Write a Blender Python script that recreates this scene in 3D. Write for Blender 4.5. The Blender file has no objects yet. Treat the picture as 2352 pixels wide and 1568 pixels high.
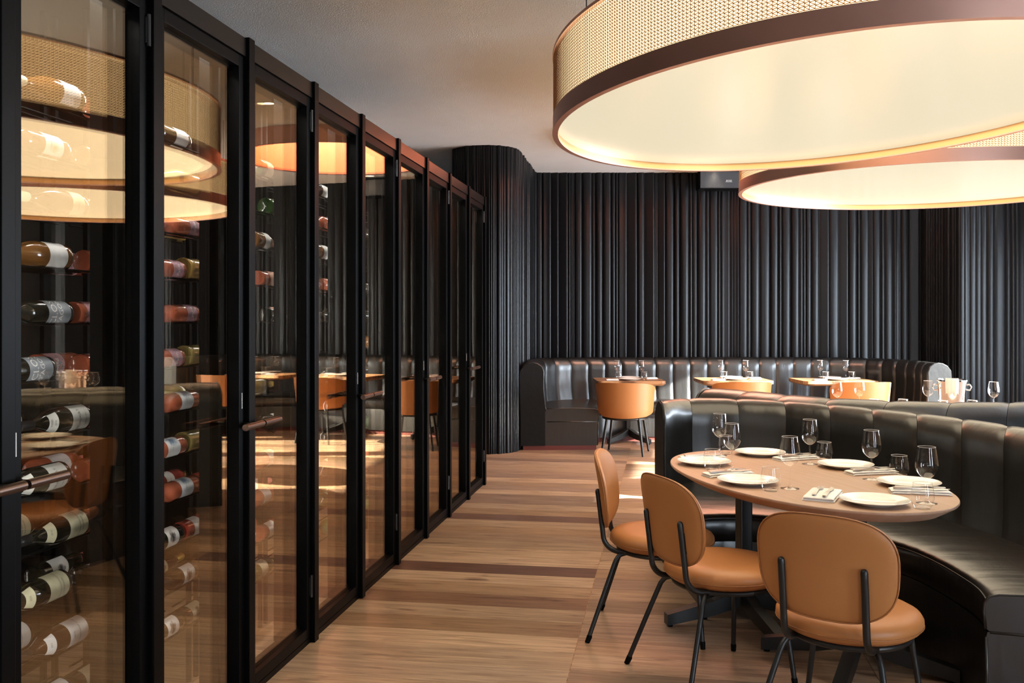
import bpy, bmesh, math, random
from mathutils import Vector, Matrix
random.seed(7)
sc = bpy.context.scene
COL = sc.collection
PI = math.pi

# ------------------------------------------------------------------ camera
TH = math.radians(9.35)                      # camera yaw against the wine wall
S_, C_ = math.sin(TH), math.cos(TH)
cam_d = bpy.data.cameras.new('camera')
cam = bpy.data.objects.new('camera', cam_d)
COL.objects.link(cam)
cam.location = (0, 0, 1.48)
cam.rotation_euler = (PI / 2, 0, TH)
cam_d.sensor_width = 36
cam_d.lens = 36 * 2150 / 2352
cam_d.shift_y = -53 / 2352
cam_d.clip_start = 0.05
sc.camera = cam
sc.view_settings.view_transform = 'Standard'
sc.view_settings.look = 'None'
sc.view_settings.gamma = 1
sc.view_settings.use_curve_mapping = False
sc.view_settings.exposure = 0.12
sc.cycles.use_denoising = True
sc.cycles.max_bounces = 10
sc.cycles.transparent_max_bounces = 24
sc.cycles.caustics_reflective = False
sc.cycles.caustics_refractive = False
sc.cycles.sample_clamp_indirect = 5

# ------------------------------------------------------------------ sky and sun
world = bpy.data.worlds.new('sky')
sc.world = world
world.use_nodes = True
bg = world.node_tree.nodes['Background']
bg.inputs[0].default_value = (0.84, 0.91, 1.0, 1)
bg.inputs[1].default_value = 36.0
sun_d = bpy.data.lights.new('sun', 'SUN')
sun = bpy.data.objects.new('sun', sun_d)
COL.objects.link(sun)
sun_d.energy = 90
sun_d.color = (1, .95, .86)
sun_d.angle = math.radians(.6)
sun.rotation_euler = Vector((-.93, .20, -.40)).to_track_quat('-Z', 'Y').to_euler()

CEIL = 3.368
XR, YB, YN = 5.3, 13.4, -4.2                 # right wall, far end, wall behind the camera
XL = -3.1


def W(X, Z):
    """a spot given as metres right of and ahead of the viewpoint -> room x, y"""
    return (X * C_ - Z * S_, Z * C_ + X * S_)


# ------------------------------------------------------------------ helpers
def link(o, parent=None):
    COL.objects.link(o)
    if parent is not None:
        o.parent = parent
    return o


def mk(name, verts, faces, mat=None, parent=None, smooth=False, auto=None):
    me = bpy.data.meshes.new(name)
    me.from_pydata([tuple(v) for v in verts], [], faces)
    me.update()
    if smooth:
        me.polygons.foreach_set('use_smooth', [True] * len(me.polygons))
        if auto:
            me.set_sharp_from_angle(angle=math.radians(auto))
    if mat is not None:
        me.materials.append(mat)
    o = bpy.data.objects.new(name, me)
    return link(o, parent)


def tag(o, label, cat, group=None, kind=None):
    o['label'] = label
    o['category'] = cat
    if group:
        o['group'] = group
    if kind:
        o['kind'] = kind
    return o


def empty(name, loc=(0, 0, 0), rz=0):
    o = bpy.data.objects.new(name, None)
    o.empty_display_size = .1
    o.location = loc
    o.rotation_euler = (0, 0, rz)
    return link(o)


def struct(o):
    o['kind'] = 'structure'
    return o


def dup(root, loc=None, rot=None):
    r = root.copy()
    COL.objects.link(r)
    if loc is not None:
        r.location = loc
    if rot is not None:
        r.rotation_euler = rot
    for ch in root.children:
        c = ch.copy()
        COL.objects.link(c)
        c.parent = r
        for g in ch.children:
            d = g.copy()
            COL.objects.link(d)
            d.parent = c
    return r


class MB:
    def __init__(s):
        s.v, s.f = [], []

    def add(s, verts, faces):
        n = len(s.v)
        s.v += [tuple(v) for v in verts]
        s.f += [tuple(i + n for i in f) for f in faces]
        return s

    def box(s, x0, x1, y0, y1, z0, z1, b=0.0):
        if b <= 0:
            v = [(x, y, z) for z in (z0, z1) for y in (y0, y1) for x in (x0, x1)]
            return s.add(v, [(0, 2, 3, 1), (4, 5, 7, 6), (0, 1, 5, 4), (2, 6, 7, 3), (0, 4, 6, 2), (1, 3, 7, 5)])
        bm = bmesh.new()
        bmesh.ops.create_cube(bm, size=1)
        bmesh.ops.scale(bm, vec=(x1 - x0, y1 - y0, z1 - z0), verts=bm.verts)
        bmesh.ops.translate(bm, vec=((x0 + x1) / 2, (y0 + y1) / 2, (z0 + z1) / 2), verts=bm.verts)
        bmesh.ops.bevel(bm, geom=bm.edges[:], offset=b, segments=2, affect='EDGES', profile=.6)
        bm.verts.index_update()
        s.add([v.co[:] for v in bm.verts], [[v.index for v in f.verts] for f in bm.faces])
        bm.free()
        return s

    def lathe(s, prof, n=24, closed=False, m=None):
        verts, faces = [], []
        for r, z in prof:
            for i in range(n):
                a = 2 * PI * i / n
                verts.append((r * math.cos(a), r * math.sin(a), z))
        for j in range(len(prof) - 1):
            for i in range(n):
                k = (i + 1) % n
                faces.append((j * n + i, j * n + k, (j + 1) * n + k, (j + 1) * n + i))
        if closed:
            faces.append(tuple(reversed(range(n))))
            faces.append(tuple(range((len(prof) - 1) * n, len(prof) * n)))
        if m is not None:
            verts = [m @ Vector(v) for v in verts]
        return s.add(verts, faces)

    def tube(s, pts, r, n=8, caps=True):
        pts = [Vector(p) for p in pts]
        rs = r if isinstance(r, (list, tuple)) else [r] * len(pts)
        verts, faces = [], []
        up = None
        for i, p in enumerate(pts):
            t = (pts[min(i + 1, len(pts) - 1)] - pts[max(i - 1, 0)]).normalized()
            if up is None:
                up = t.orthogonal().normalized()
            else:
                up = (up - t * up.dot(t)).normalized()
            b = t.cross(up)
            for k in range(n):
                a = 2 * PI * k / n
                verts.append(p + (up * math.cos(a) + b * math.sin(a)) * rs[i])
        for j in range(len(pts) - 1):
            for i in range(n):
                k = (i + 1) % n
                faces.append((j * n + i, j * n + k, (j + 1) * n + k, (j + 1) * n + i))
        if caps:
            faces.append(tuple(reversed(range(n))))
            faces.append(tuple(range((len(pts) - 1) * n, len(pts) * n)))
        return s.add(verts, faces)

    def grid(s, rows, wrap=False, cap0=False, cap1=False):
        n = len(rows[0])
        verts = [p for r in rows for p in r]
        faces = []
        for j in range(len(rows) - 1):
            for i in range(n if wrap else n - 1):
                k = (i + 1) % n
                faces.append((j * n + i, j * n + k, (j + 1) * n + k, (j + 1) * n + i))
        if cap0:
            faces.append(tuple(reversed(range(n))))
        if cap1:
            faces.append(tuple(range((len(rows) - 1) * n, len(rows) * n)))
        return s.add(verts, faces)

    def build(s, name, mat, parent=None, smooth=False, auto=None):
        return mk(name, s.v, s.f, mat, parent, smooth, auto)


def spline(pts, n):
    """Catmull-Rom through pts, n samples per span"""
    P = [Vector(p) for p in pts]
    P = [P[0] * 2 - P[1]] + P + [P[-1] * 2 - P[-2]]
    out = []
    for i in range(1, len(P) - 2):
        a, b, c, d = P[i - 1:i + 3]
        for k in range(n):
            t = k / n
            out.append(.5 * ((2 * b) + (c - a) * t + (2 * a - 5 * b + 4 * c - d) * t * t + (3 * b - a - 3 * c + d) * t ** 3))
    out.append(P[-2])
    return out


# ------------------------------------------------------------------ materials
def mat(name, col=(.5, .5, .5), rough=.5, metal=0., spec=.5, coat=0., emit=None, estr=0., bump=None, vary=None, ior=None, sheen=0.):
    m = bpy.data.materials.new(name)
    m.use_nodes = True
    nt = m.node_tree
    p = nt.nodes['Principled BSDF']
    p.inputs['Base Color'].default_value = (*col, 1)
    p.inputs['Roughness'].default_value = rough
    p.inputs['Metallic'].default_value = metal
    p.inputs['Specular IOR Level'].default_value = spec
    p.inputs['Coat Weight'].default_value = coat
    p.inputs['Coat Roughness'].default_value = .22
    if ior:
        p.inputs['IOR'].default_value = ior
    p.inputs['Sheen Weight'].default_value = sheen
    if emit:
        p.inputs['Emission Color'].default_value = (*emit, 1)
        p.inputs['Emission Strength'].default_value = estr
    tc = None
    if bump or vary:
        tc = nt.nodes.new('ShaderNodeTexCoord')
    if bump:                                  # (scale, strength, stretch xyz, detail)
        mp = nt.nodes.new('ShaderNodeMapping')
        mp.inputs['Scale'].default_value = bump[2]
        nz = nt.nodes.new('ShaderNodeTexNoise')
        nz.inputs['Scale'].default_value = bump[0]
        nz.inputs['Detail'].default_value = bump[3]
        bp = nt.nodes.new('ShaderNodeBump')
        bp.inputs['Strength'].default_value = bump[1]
        bp.inputs['Distance'].default_value = .01
        nt.links.new(tc.outputs['Object'], mp.inputs['Vector'])
        nt.links.new(mp.outputs['Vector'], nz.inputs['Vector'])
        nt.links.new(nz.outputs['Fac'], bp.inputs['Height'])
        nt.links.new(bp.outputs['Normal'], p.inputs['Normal'])
    if vary:                                  # (scale, other colour, low, high, stretch)
        mp = nt.nodes.new('ShaderNodeMapping')
        mp.inputs['Scale'].default_value = vary[4]
        nz = nt.nodes.new('ShaderNodeTexNoise')
        nz.inputs['Scale'].default_value = vary[0]
        nz.inputs['Detail'].default_value = 5
        rp = nt.nodes.new('ShaderNodeValToRGB')
        rp.color_ramp.elements[0].position = vary[2]
        rp.color_ramp.elements[0].color = (*col, 1)
        rp.color_ramp.elements[1].position = vary[3]
        rp.color_ramp.elements[1].color = (*vary[1], 1)
        nt.links.new(tc.outputs['Object'], mp.inputs['Vector'])
        nt.links.new(mp.outputs['Vector'], nz.inputs['Vector'])
        nt.links.new(nz.outputs['Fac'], rp.inputs['Fac'])
        nt.links.new(rp.outputs['Color'], p.inputs['Base Color'])
    return m


def glass_mat(name, ior, tint=(1, 1, 1), gloss=(1, 1, 1), rough=0.0, body=None, bodyfac=0.):
    """thin clear sheet: fresnel mix of see-through and mirror"""
    m = bpy.data.materials.new(name)
    m.use_nodes = True
    nt = m.node_tree
    nt.nodes.remove(nt.nodes['Principled BSDF'])
    out = nt.nodes['Material Output']
    tr = nt.nodes.new('ShaderNodeBsdfTransparent')
    tr.inputs[0].default_value = (*tint, 1)
    gl = nt.nodes.new('ShaderNodeBsdfGlossy')
    gl.inputs[0].default_value = (*gloss, 1)
    gl.inputs['Roughness'].default_value = rough
    fr = nt.nodes.new('ShaderNodeFresnel')
    fr.inputs['IOR'].default_value = ior
    mx = nt.nodes.new('ShaderNodeMixShader')
    # fresnel must not flip on the back face of a thin sheet
    ge = nt.nodes.new('ShaderNodeNewGeometry')
    mi = nt.nodes.new('ShaderNodeMix')
    mi.data_type = 'FLOAT'
    mi.inputs[2].default_value = ior
    mi.inputs[3].default_value = 1 / ior
    nt.links.new(ge.outputs['Backfacing'], mi.inputs[0])
    nt.links.new(mi.outputs[0], fr.inputs['IOR'])
    # node divides for back faces itself, so feed it the inverse there
    nt.links.new(fr.outputs[0], mx.inputs[0])
    src = tr
    if body:
        df = nt.nodes.new('ShaderNodeBsdfTranslucent')
        df.inputs[0].default_value = (*body, 1)
        d2 = nt.nodes.new('ShaderNodeBsdfDiffuse')
        d2.inputs[0].default_value = (*body, 1)
        ad = nt.nodes.new('ShaderNodeMixShader')
        ad.inputs[0].default_value = .5
        nt.links.new(df.outputs[0], ad.inputs[1])
        nt.links.new(d2.outputs[0], ad.inputs[2])
        m2 = nt.nodes.new('ShaderNodeMixShader')
        m2.inputs[0].default_value = bodyfac
        nt.links.new(tr.outputs[0], m2.inputs[1])
        nt.links.new(ad.outputs[0], m2.inputs[2])
        src = m2
    nt.links.new(src.outputs[0], mx.inputs[1])
    nt.links.new(gl.outputs[0], mx.inputs[2])
    nt.links.new(mx.outputs[0], out.inputs['Surface'])
    return m


def plank_mat():
    m = bpy.data.materials.new('oak_plank')
    m.use_nodes = True
    nt = m.node_tree
    N, L = nt.nodes.new, nt.links.new
    p = nt.nodes['Principled BSDF']
    tc = N('ShaderNodeTexCoord')
    oi = N('ShaderNodeObjectInfo')
    off = N('ShaderNodeVectorMath'); off.operation = 'MULTIPLY_ADD'
    off.inputs[1].default_value = (1, 1, 1)
    rv = N('ShaderNodeCombineXYZ')
    ml = N('ShaderNodeMath'); ml.operation = 'MULTIPLY'; ml.inputs[1].default_value = 37.
    L(oi.outputs['Random'], ml.inputs[0])
    L(ml.outputs[0], rv.inputs[0]); L(ml.outputs[0], rv.inputs[1])
    L(tc.outputs['Object'], off.inputs[0]); L(rv.outputs[0], off.inputs[2])
    mp = N('ShaderNodeMapping'); mp.inputs['Scale'].default_value = (1.2, 16, 1)
    L(off.outputs[0], mp.inputs['Vector'])
    g = N('ShaderNodeTexNoise'); g.inputs['Scale'].default_value = 2.2; g.inputs['Detail'].default_value = 8; g.inputs['Roughness'].default_value = .62; g.inputs['Distortion'].default_value = .7
    L(mp.outputs[0], g.inputs['Vector'])
    r1 = N('ShaderNodeValToRGB')
    r1.color_ramp.elements[0].position = .3; r1.color_ramp.elements[0].color = (.50, .42, .38, 1)
    r1.color_ramp.elements[1].position = .68; r1.color_ramp.elements[1].color = (1.1, 1.08, 1.05, 1)
    L(g.outputs['Fac'], r1.inputs['Fac'])
    mx = N('ShaderNodeMix'); mx.data_type = 'RGBA'; mx.blend_type = 'MULTIPLY'; mx.inputs[0].default_value = 1
    L(oi.outputs['Color'], mx.inputs[6]); L(r1.outputs['Color'], mx.inputs[7])
    # dark streaky knots
    mk_ = N('ShaderNodeMapping'); mk_.inputs['Scale'].default_value = (2.2, 9, 1)
    L(off.outputs[0], mk_.inputs['Vector'])
    k = N('ShaderNodeTexNoise'); k.inputs['Scale'].default_value = 1.5; k.inputs['Detail'].default_value = 4
    L(mk_.outputs[0], k.inputs['Vector'])
    r2 = N('ShaderNodeValToRGB')
    r2.color_ramp.elements[0].position = .62; r2.color_ramp.elements[0].color = (1, 1, 1, 1)
    r2.color_ramp.elements[1].position = .75; r2.color_ramp.elements[1].color = (.3, .24, .24, 1)
    L(k.outputs['Fac'], r2.inputs['Fac'])
    m2 = N('ShaderNodeMix'); m2.data_type = 'RGBA'; m2.blend_type = 'MULTIPLY'; m2.inputs[0].default_value = 1
    L(mx.outputs[2], m2.inputs[6]); L(r2.outputs['Color'], m2.inputs[7])
    L(m2.outputs[2], p.inputs['Base Color'])
    p.inputs['Roughness'].default_value = .34
    p.inputs['Specular IOR Level'].default_value = .45
    bp = N('ShaderNodeBump'); bp.inputs['Strength'].default_value = .06; bp.inputs['Distance'].default_value = .004
    L(g.outputs['Fac'], bp.inputs['Height']); L(bp.outputs['Normal'], p.inputs['Normal'])
    return m


M = {}
M['plank'] = plank_mat()
M['subfloor'] = mat('subfloor', (.05, .035, .025), .9, bump=(30, .1, (1, 1, 1), 2))
M['ceiling'] = mat('stucco_ceiling', (.84, .815, .79), .9, bump=(140, .5, (1, 1, 1), 3), vary=(3, (.81, .785, .765), .3, .7, (1, 1, 1)))
M['wall'] = mat('dark_wall', (.008, .008, .009), .6, spec=.2, bump=(40, .05, (1, 1, 1), 2))
M['right_wall'] = mat('dark_plaster', (.03, .028, .027), .8, bump=(60, .08, (1, 1, 1), 2))
M['pale_wall'] = mat('plaster_wall', (.16, .14, .13), .8, bump=(60, .08, (1, 1, 1), 2))
M['rib'] = mat('black_rib', (.0045, .0045, .005), .29, ior=1.28, vary=(3, (.007, .0065, .007), .4, .6, (1, 1, .02)))
M['steel'] = mat('black_steel', (.0018, .0018, .002), .42, spec=.5, ior=1.14, bump=(60, .02, (1, 1, 1), 2))
M['top_rail'] = mat('bronze_rail', (.004, .003, .0027), .30, ior=1.28, bump=(60, .01, (1, 1, 1), 2))
M['bronze'] = mat('bronze', (.085, .052, .04), .36, metal=.9, bump=(200, .05, (1, 1, 1), 2))
M['black'] = mat('black_paint', (.0025, .0025, .0025), .5, ior=1.15, bump=(50, .02, (1, 1, 1), 2))
M['frame'] = mat('black_tube', (.008, .008, .008), .38, spec=.5, bump=(80, .02, (1, 1, 1), 2))
M['leather'] = mat('black_leather', (.005, .0046, .0042), .36, spec=.85, coat=.25, bump=(11, .3, (1.5, 1.5, .3), 3))
M['leather_seat'] = mat('black_leather_seat', (.005, .0046, .0042), .35, spec=.85, coat=.25, bump=(2.0, .8, (1, 4.5, 1), 2))
M['leather_end'] = mat('black_leather_end', (.005, .0046, .0042), .55, ior=1.3, bump=(14, .25, (1, 1, 1), 3))
M['camel'] = mat('camel_leather', (.46, .185, .058), .42, spec=.45, bump=(260, .04, (1, 1, 1), 3))
M['piping'] = mat('camel_piping', (.36, .135, .04), .5, bump=(300, .05, (1, 1, 1), 2))
M['plinth'] = mat('red_plinth', (.12, .022, .015), .5, bump=(30, .1, (1, 1, 1), 3))
M['table'] = mat('table_veneer', (.45, .295, .21), .38, spec=.4, vary=(4, (.40, .245, .155), .35, .7, (1, 9, 1)), bump=(30, .03, (1, 9, 1), 4))
M['table_far'] = mat('table_walnut', (.42, .22, .10), .35, vary=(5, (.10, .045, .02), .45, .62, (1, 5, 1)), bump=(30, .03, (1, 9, 1), 4))
M['china'] = mat('white_china', (.84, .82, .78), .14, ior=1.40, bump=(5, .005, (1, 1, 1), 1))
M['linen'] = mat('white_linen', (.84, .82, .78), .85, sheen=.2, bump=(400, .08, (1, 1, 1), 2))
M['silver'] = mat('cutlery_steel', (.78, .76, .72), .3, metal=1, bump=(20, .01, (1, 1, 1), 1))
M['wineglass'] = glass_mat('wine_glass', 1.6, (.995, .995, .995))
M['tumbler'] = glass_mat('tumbler_glass', 1.55, (.995, .995, .995))
M['rim_glint'] = mat('painted_rim_glint', (.75, .75, .74), .15, spec=.9, bump=(5, .005, (1, 1, 1), 1))  # pale opaque colour paints the glint along clear glass rims
M['pane'] = glass_mat('cabinet_pane', 1.65, (.97, .965, .955), (1, .85, .66))
M['pane_in'] = glass_mat('cabinet_inner_pane', 1.65, (.97, .965, .955), (1, .85, .66))
M['win'] = glass_mat('window_glass', 1.45, (.92, .95, .97))
M['copper'] = mat('copper_band', (.62, .37, .30), .4, metal=1, bump=(4, .03, (1, 1, 1), 2))
M['wire'] = mat('copper_wire', (.50, .23, .10), .35, metal=1, bump=(50, .02, (1, 1, 1), 1))
M['copper_in'] = mat('polished_copper', (.98, .62, .47), .3, metal=1, bump=(5, .1, (1, 1, .4), 3))
M['diffuser'] = mat('lamp_diffuser', (.22, .21, .18), .2, emit=(1, .89, .62), estr=.66, bump=(2, .01, (1, 1, 1), 1))
M['lampcloth'] = mat('lamp_inner_shade', (.8, .7, .5), .8, emit=(1, .75, .42), estr=2.0, bump=(20, .05, (1, 1, 1), 1))
M['lip'] = mat('lamp_inner_lip', (.75, .42, .20), .35, metal=.8, bump=(5, .02, (1, 1, 1), 1))
M['ringglow'] = mat('ring_light_panel', (.9, .7, .5), .5, emit=(1, .58, .43), estr=12., bump=(5, .01, (1, 1, 1), 1))
M['spot'] = mat('downlight_lens', (.9, .9, .9), .5, emit=(1, .85, .62), estr=9., bump=(5, .01, (1, 1, 1), 1))
M['trimwhite'] = mat('downlight_trim', (.5, .48, .46), .5, bump=(5, .01, (1, 1, 1), 1))
M['chrome'] = mat('ice_bucket_steel', (.72, .72, .74), .09, metal=1, bump=(3, .02, (1, 1, 1), 1))
M['silverprint'] = mat('silver_print', (.75, .75, .75), .4, bump=(5, .01, (1, 1, 1), 1))
M['cream'] = mat('cream_strip', (.75, .66, .48), .5, bump=(5, .01, (1, 1, 1), 1))

# ------------------------------------------------------------------ room shell
struct(MB().box(XL, XR, YN, YB, -.06, -.022).build('floor', M['subfloor']))
floor = bpy.data.objects['floor']
tones = [(.49, .345, .225), (.45, .305, .195), (.55, .385, .25), (.39, .265, .18), (.47, .34, .235), (.43, .28, .17), (.51, .36, .24), (.36, .245, .175)]
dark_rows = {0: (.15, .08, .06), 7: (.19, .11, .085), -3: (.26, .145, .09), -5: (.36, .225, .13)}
seams = [-3.1, -1.9, -.40, .86, 2.12, 3.38, 4.6, XR]
PITCH, Y0 = .2025, 5.342
rr = random.Random(3)
for k in range(-23, 39):
    y0, y1 = Y0 + k * PITCH, Y0 + (k + 1) * PITCH
    for si in range(len(seams) - 1):
        x0, x1 = seams[si], seams[si + 1]
        c = rr.choice(tones)
        v = rr.uniform(.8, 1.12)
        if rr.random() < .1 and abs(k) > 1 and si != 1:
            v *= .55
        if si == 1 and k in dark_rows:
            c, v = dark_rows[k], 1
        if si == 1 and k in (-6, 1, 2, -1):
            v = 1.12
        if x0 > 2 and y0 < 0:
            continue
        # the joint on the .40 line slopes a hair, like the real cut
        o = MB().box(x0 + .0012, x1 - .0012, y0 + .001, y1 - .001, -.022, 0).build('plank', M['plank'], floor)
        o.color = (c[0] * v, c[1] * v, c[2] * v, 1)

MB().box(-.4018, -.3982, Y0 - 23 * PITCH, Y0 + 39 * PITCH, -.022, .0004).build('joint_strip', M['table_far'], floor)

RING = Vector((.26, 9.72))
RING_R = 1.02
bm = bmesh.new()
vo = [bm.verts.new((x, y, CEIL)) for x, y in ((XL, YN), (XR, YN), (XR, YB), (XL, YB))]
vi = [bm.verts.new((RING.x + RING_R * math.cos(2 * PI * i / 64), RING.y + RING_R * math.sin(2 * PI * i / 64), CEIL)) for i in range(64)]
for loop in (vo, vi):
    for i in range(len(loop)):
        bm.edges.new((loop[i], loop[(i + 1) % len(loop)]))
bmesh.ops.triangle_fill(bm, edges=bm.edges[:], use_beauty=True)
me = bpy.data.meshes.new('ceiling')
bm.to_mesh(me)
bm.free()
me.materials.append(M['ceiling'])
struct(link(bpy.data.objects.new('ceiling', me)))

struct(MB().box(XL - .1, XL, YN, YB, 0, CEIL).build('wall_left', M['wall']))
struct(MB().box(XL, XR, YB, YB + .1, 0, CEIL).build('wall_end', M['wall']))


HEADS = {7.45: 2.5, 8.8: 2.42, 6.2: 2.6, 10.1: 3.0}


def wall_with_openings(name, fixed, axis, lo, hi, holes, z0, z1, m):
    """wall slab at x=fixed or y=fixed with rectangular window openings (a, b) between z0 and z1"""
    b = MB()
    t = .2

    def bx(a0, a1, c0, c1):
        if a1 - a0 < 1e-4 or c1 - c0 < 1e-4:
            return
        if axis == 'x':
            b.box(fixed, fixed + t, a0, a1, c0, c1)
        else:
            b.box(a0, a1, fixed - t, fixed, c0, c1)
    bx(lo, hi, 0, z0)
    bx(lo, hi, z1, CEIL)
    cur = lo
    for a0, a1 in holes:
        bx(cur, a0, z0, z1)
        bx(a0, a1, HEADS.get(a0, 2.95), z1)
        cur = a1
    bx(cur, hi, z0, z1)
    return struct(b.build(name, m))


right_holes = [(-1.2, -.3), (6.2, 7.3), (7.45, 8.6), (8.8, 9.95), (10.1, 11.1)]
rear_holes = [(3.6, 4.2)]
wall_with_openings('wall_right', XR, 'x', YN, YB, right_holes, .25, 3.0, M['right_wall'])
wall_with_openings('wall_behind', YN, 'y', XL, XR, rear_holes, .25, 2.95, M['pale_wall'])


def window(i, axis, fixed, a0, a1):
    fr = MB()
    w = .05
    f0, f1 = fixed + .07, fixed + .12
    zt = HEADS.get(a0, 2.95)
    def bx(p0, p1, z0, z1):
        if axis == 'x':
            fr.box(f0, f1, p0, p1, z0, z1)
        else:
            fr.box(p0, p1, fixed - .12, fixed - .07, z0, z1)
    bx(a0, a0 + w, .25, zt); bx(a1 - w, a1, .25, zt); bx(a0, a1, .25, .25 + w); bx(a0, a1, zt - w, zt)
    o = struct(fr.build('window_%d' % i, M['steel']))
    g = MB()
    if axis == 'x':
        g.box(fixed + .09, fixed + .098, a0 + w, a1 - w, .3, zt - w)
    else:
        g.box(a0 + w, a1 - w, fixed - .098, fixed - .09, .3, zt - w)
    g.build('pane', M['win'], o)
    ld = bpy.data.lights.new('daylight_portal', 'AREA')
    ld.shape = 'RECTANGLE'
    ld.size, ld.size_y = a1 - a0, zt - .25
    ld.cycles.is_portal = True
    lo = link(bpy.data.objects.new('daylight_portal', ld))
    if axis == 'x':
        lo.location = (fixed + .22, (a0 + a1) / 2, (zt + .25) / 2)
        lo.rotation_euler = Vector((-1, 0, 0)).to_track_quat('-Z', 'Z').to_euler()
    else:
        lo.location = ((a0 + a1) / 2, fixed - .22, (zt + .25) / 2)
        lo.rotation_euler = Vector((0, 1, 0)).to_track_quat('-Z', 'Z').to_euler()


wi = 1
for a, b_ in right_holes:
    window(wi, 'x', XR, a, b_); wi += 1
for a, b_ in rear_holes:
    window(wi, 'y', YN, a, b_); wi += 1


# ------------------------------------------------------------------ ribbed dark wall cladding
def rib_mesh(kind):
    n = 8
    v, f = [], []
    prof = []
    for i in range(n + 1):
        t = i / n * 2 - 1
        if kind == 0:
            d = math.sqrt(max(0, 1 - t * t)) * .5
        elif kind == 1:
            d = .34 * (1 - t * t) ** .35 if abs(t) < 1 else 0
        elif kind == 2:
            d = .22 + .16 * t * t if abs(t) < 1 else 0
        else:
            d = .5 * (1 + t) * .5 + .05 if abs(t) < 1 else 0
        prof.append((t * .5, d))
    for z in (0, 1):
        for x, d in prof:
            v.append((x, -d, z))
    m_ = n + 1
    for i in range(n):
        f.append((i, i + 1, m_ + i + 1, m_ + i))
    me = bpy.data.meshes.new('rib')
    me.from_pydata(v, [], f)
    me.polygons.foreach_set('use_smooth', [True] * len(me.polygons))
    me.materials.append(M['rib'])
    return me


RIBS = [rib_mesh(k) for k in range(4)]


def clad(name, path, seed, wmin=.03, wmax=.085, z0=0., z1=CEIL, kinds=(0, 0, 1, 1, 2, 3), deep=1.):
    """dark backing sheet along path with one child rib per strip, ribs stand on the right-hand side of the path"""
    r = random.Random(seed)
    P = [Vector(p) for p in path]
    rows = [[(p.x, p.y, z0) for p in P], [(p.x, p.y, z1) for p in P]]
    b = MB().grid(rows)
    base = struct(b.build(name, M['wall']))
    cum = [0]
    for a, c in zip(P, P[1:]):
        cum.append(cum[-1] + (c - a).length)

    def at(s):
        for i in range(len(P) - 1):
            if s <= cum[i + 1] or i == len(P) - 2:
                t = (s - cum[i]) / max(1e-6, cum[i + 1] - cum[i])
                d = (P[i + 1] - P[i]).normalized()
                return P[i] + (P[i + 1] - P[i]) * t, d
    s = 0
    while s < cum[-1] - wmin * .5:
        w = r.choice((r.uniform(wmin, wmin * 1.5), r.uniform(wmin, wmax), r.uniform(wmax * .7, wmax)))
        w = min(w, cum[-1] - s)
        p, d = at(s + w / 2)
        o = bpy.data.objects.new('rib', RIBS[r.choice(kinds)])
        link(o, base)
        o.location = (p.x, p.y, z0)
        o.rotation_euler = (0, 0, math.atan2(d.y, d.x))
        o.scale = (w * .98, min(w, .08) * r.uniform(.7, 1.0) * deep, z1 - z0)
        s += w
    return base


# round column, short return, long back wall, return on the right, panel by the window
cc = Vector(W(-.29, 10.57))
col_path = []
for i in range(33):
    a = math.radians(190 + TH * 0 + i * (190 / 32)) + TH
    col_path.append((cc.x + .365 * math.cos(a), cc.y + .365 * math.sin(a)))
# walk so that the ribs face outward (to the viewer)
col_base = clad('column', col_path, 5, .022, .06)
pBL = W(.30, 12.14)
clad('wall_return', [W(.075, 10.55), pBL], 8, .03, .07)
clad('wall_back', [pBL, W(5.32, 12.14)], 11, .035, .135)
pR = W(5.42, 11.32)
clad('wall_side', [W(5.30, 12.14), pR], 12, .03, .07)
clad('wall_corner', [pR, W(6.35, 11.28)], 14, .05, .16, kinds=(0, 1, 1, 2), deep=.6)
struct(MB().box(4.62, 4.76, 11.3, 12.4, 0, CEIL).build('daylight_blocker', M['wall']))  # unseen slab added to keep window daylight off the corner panel

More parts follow.
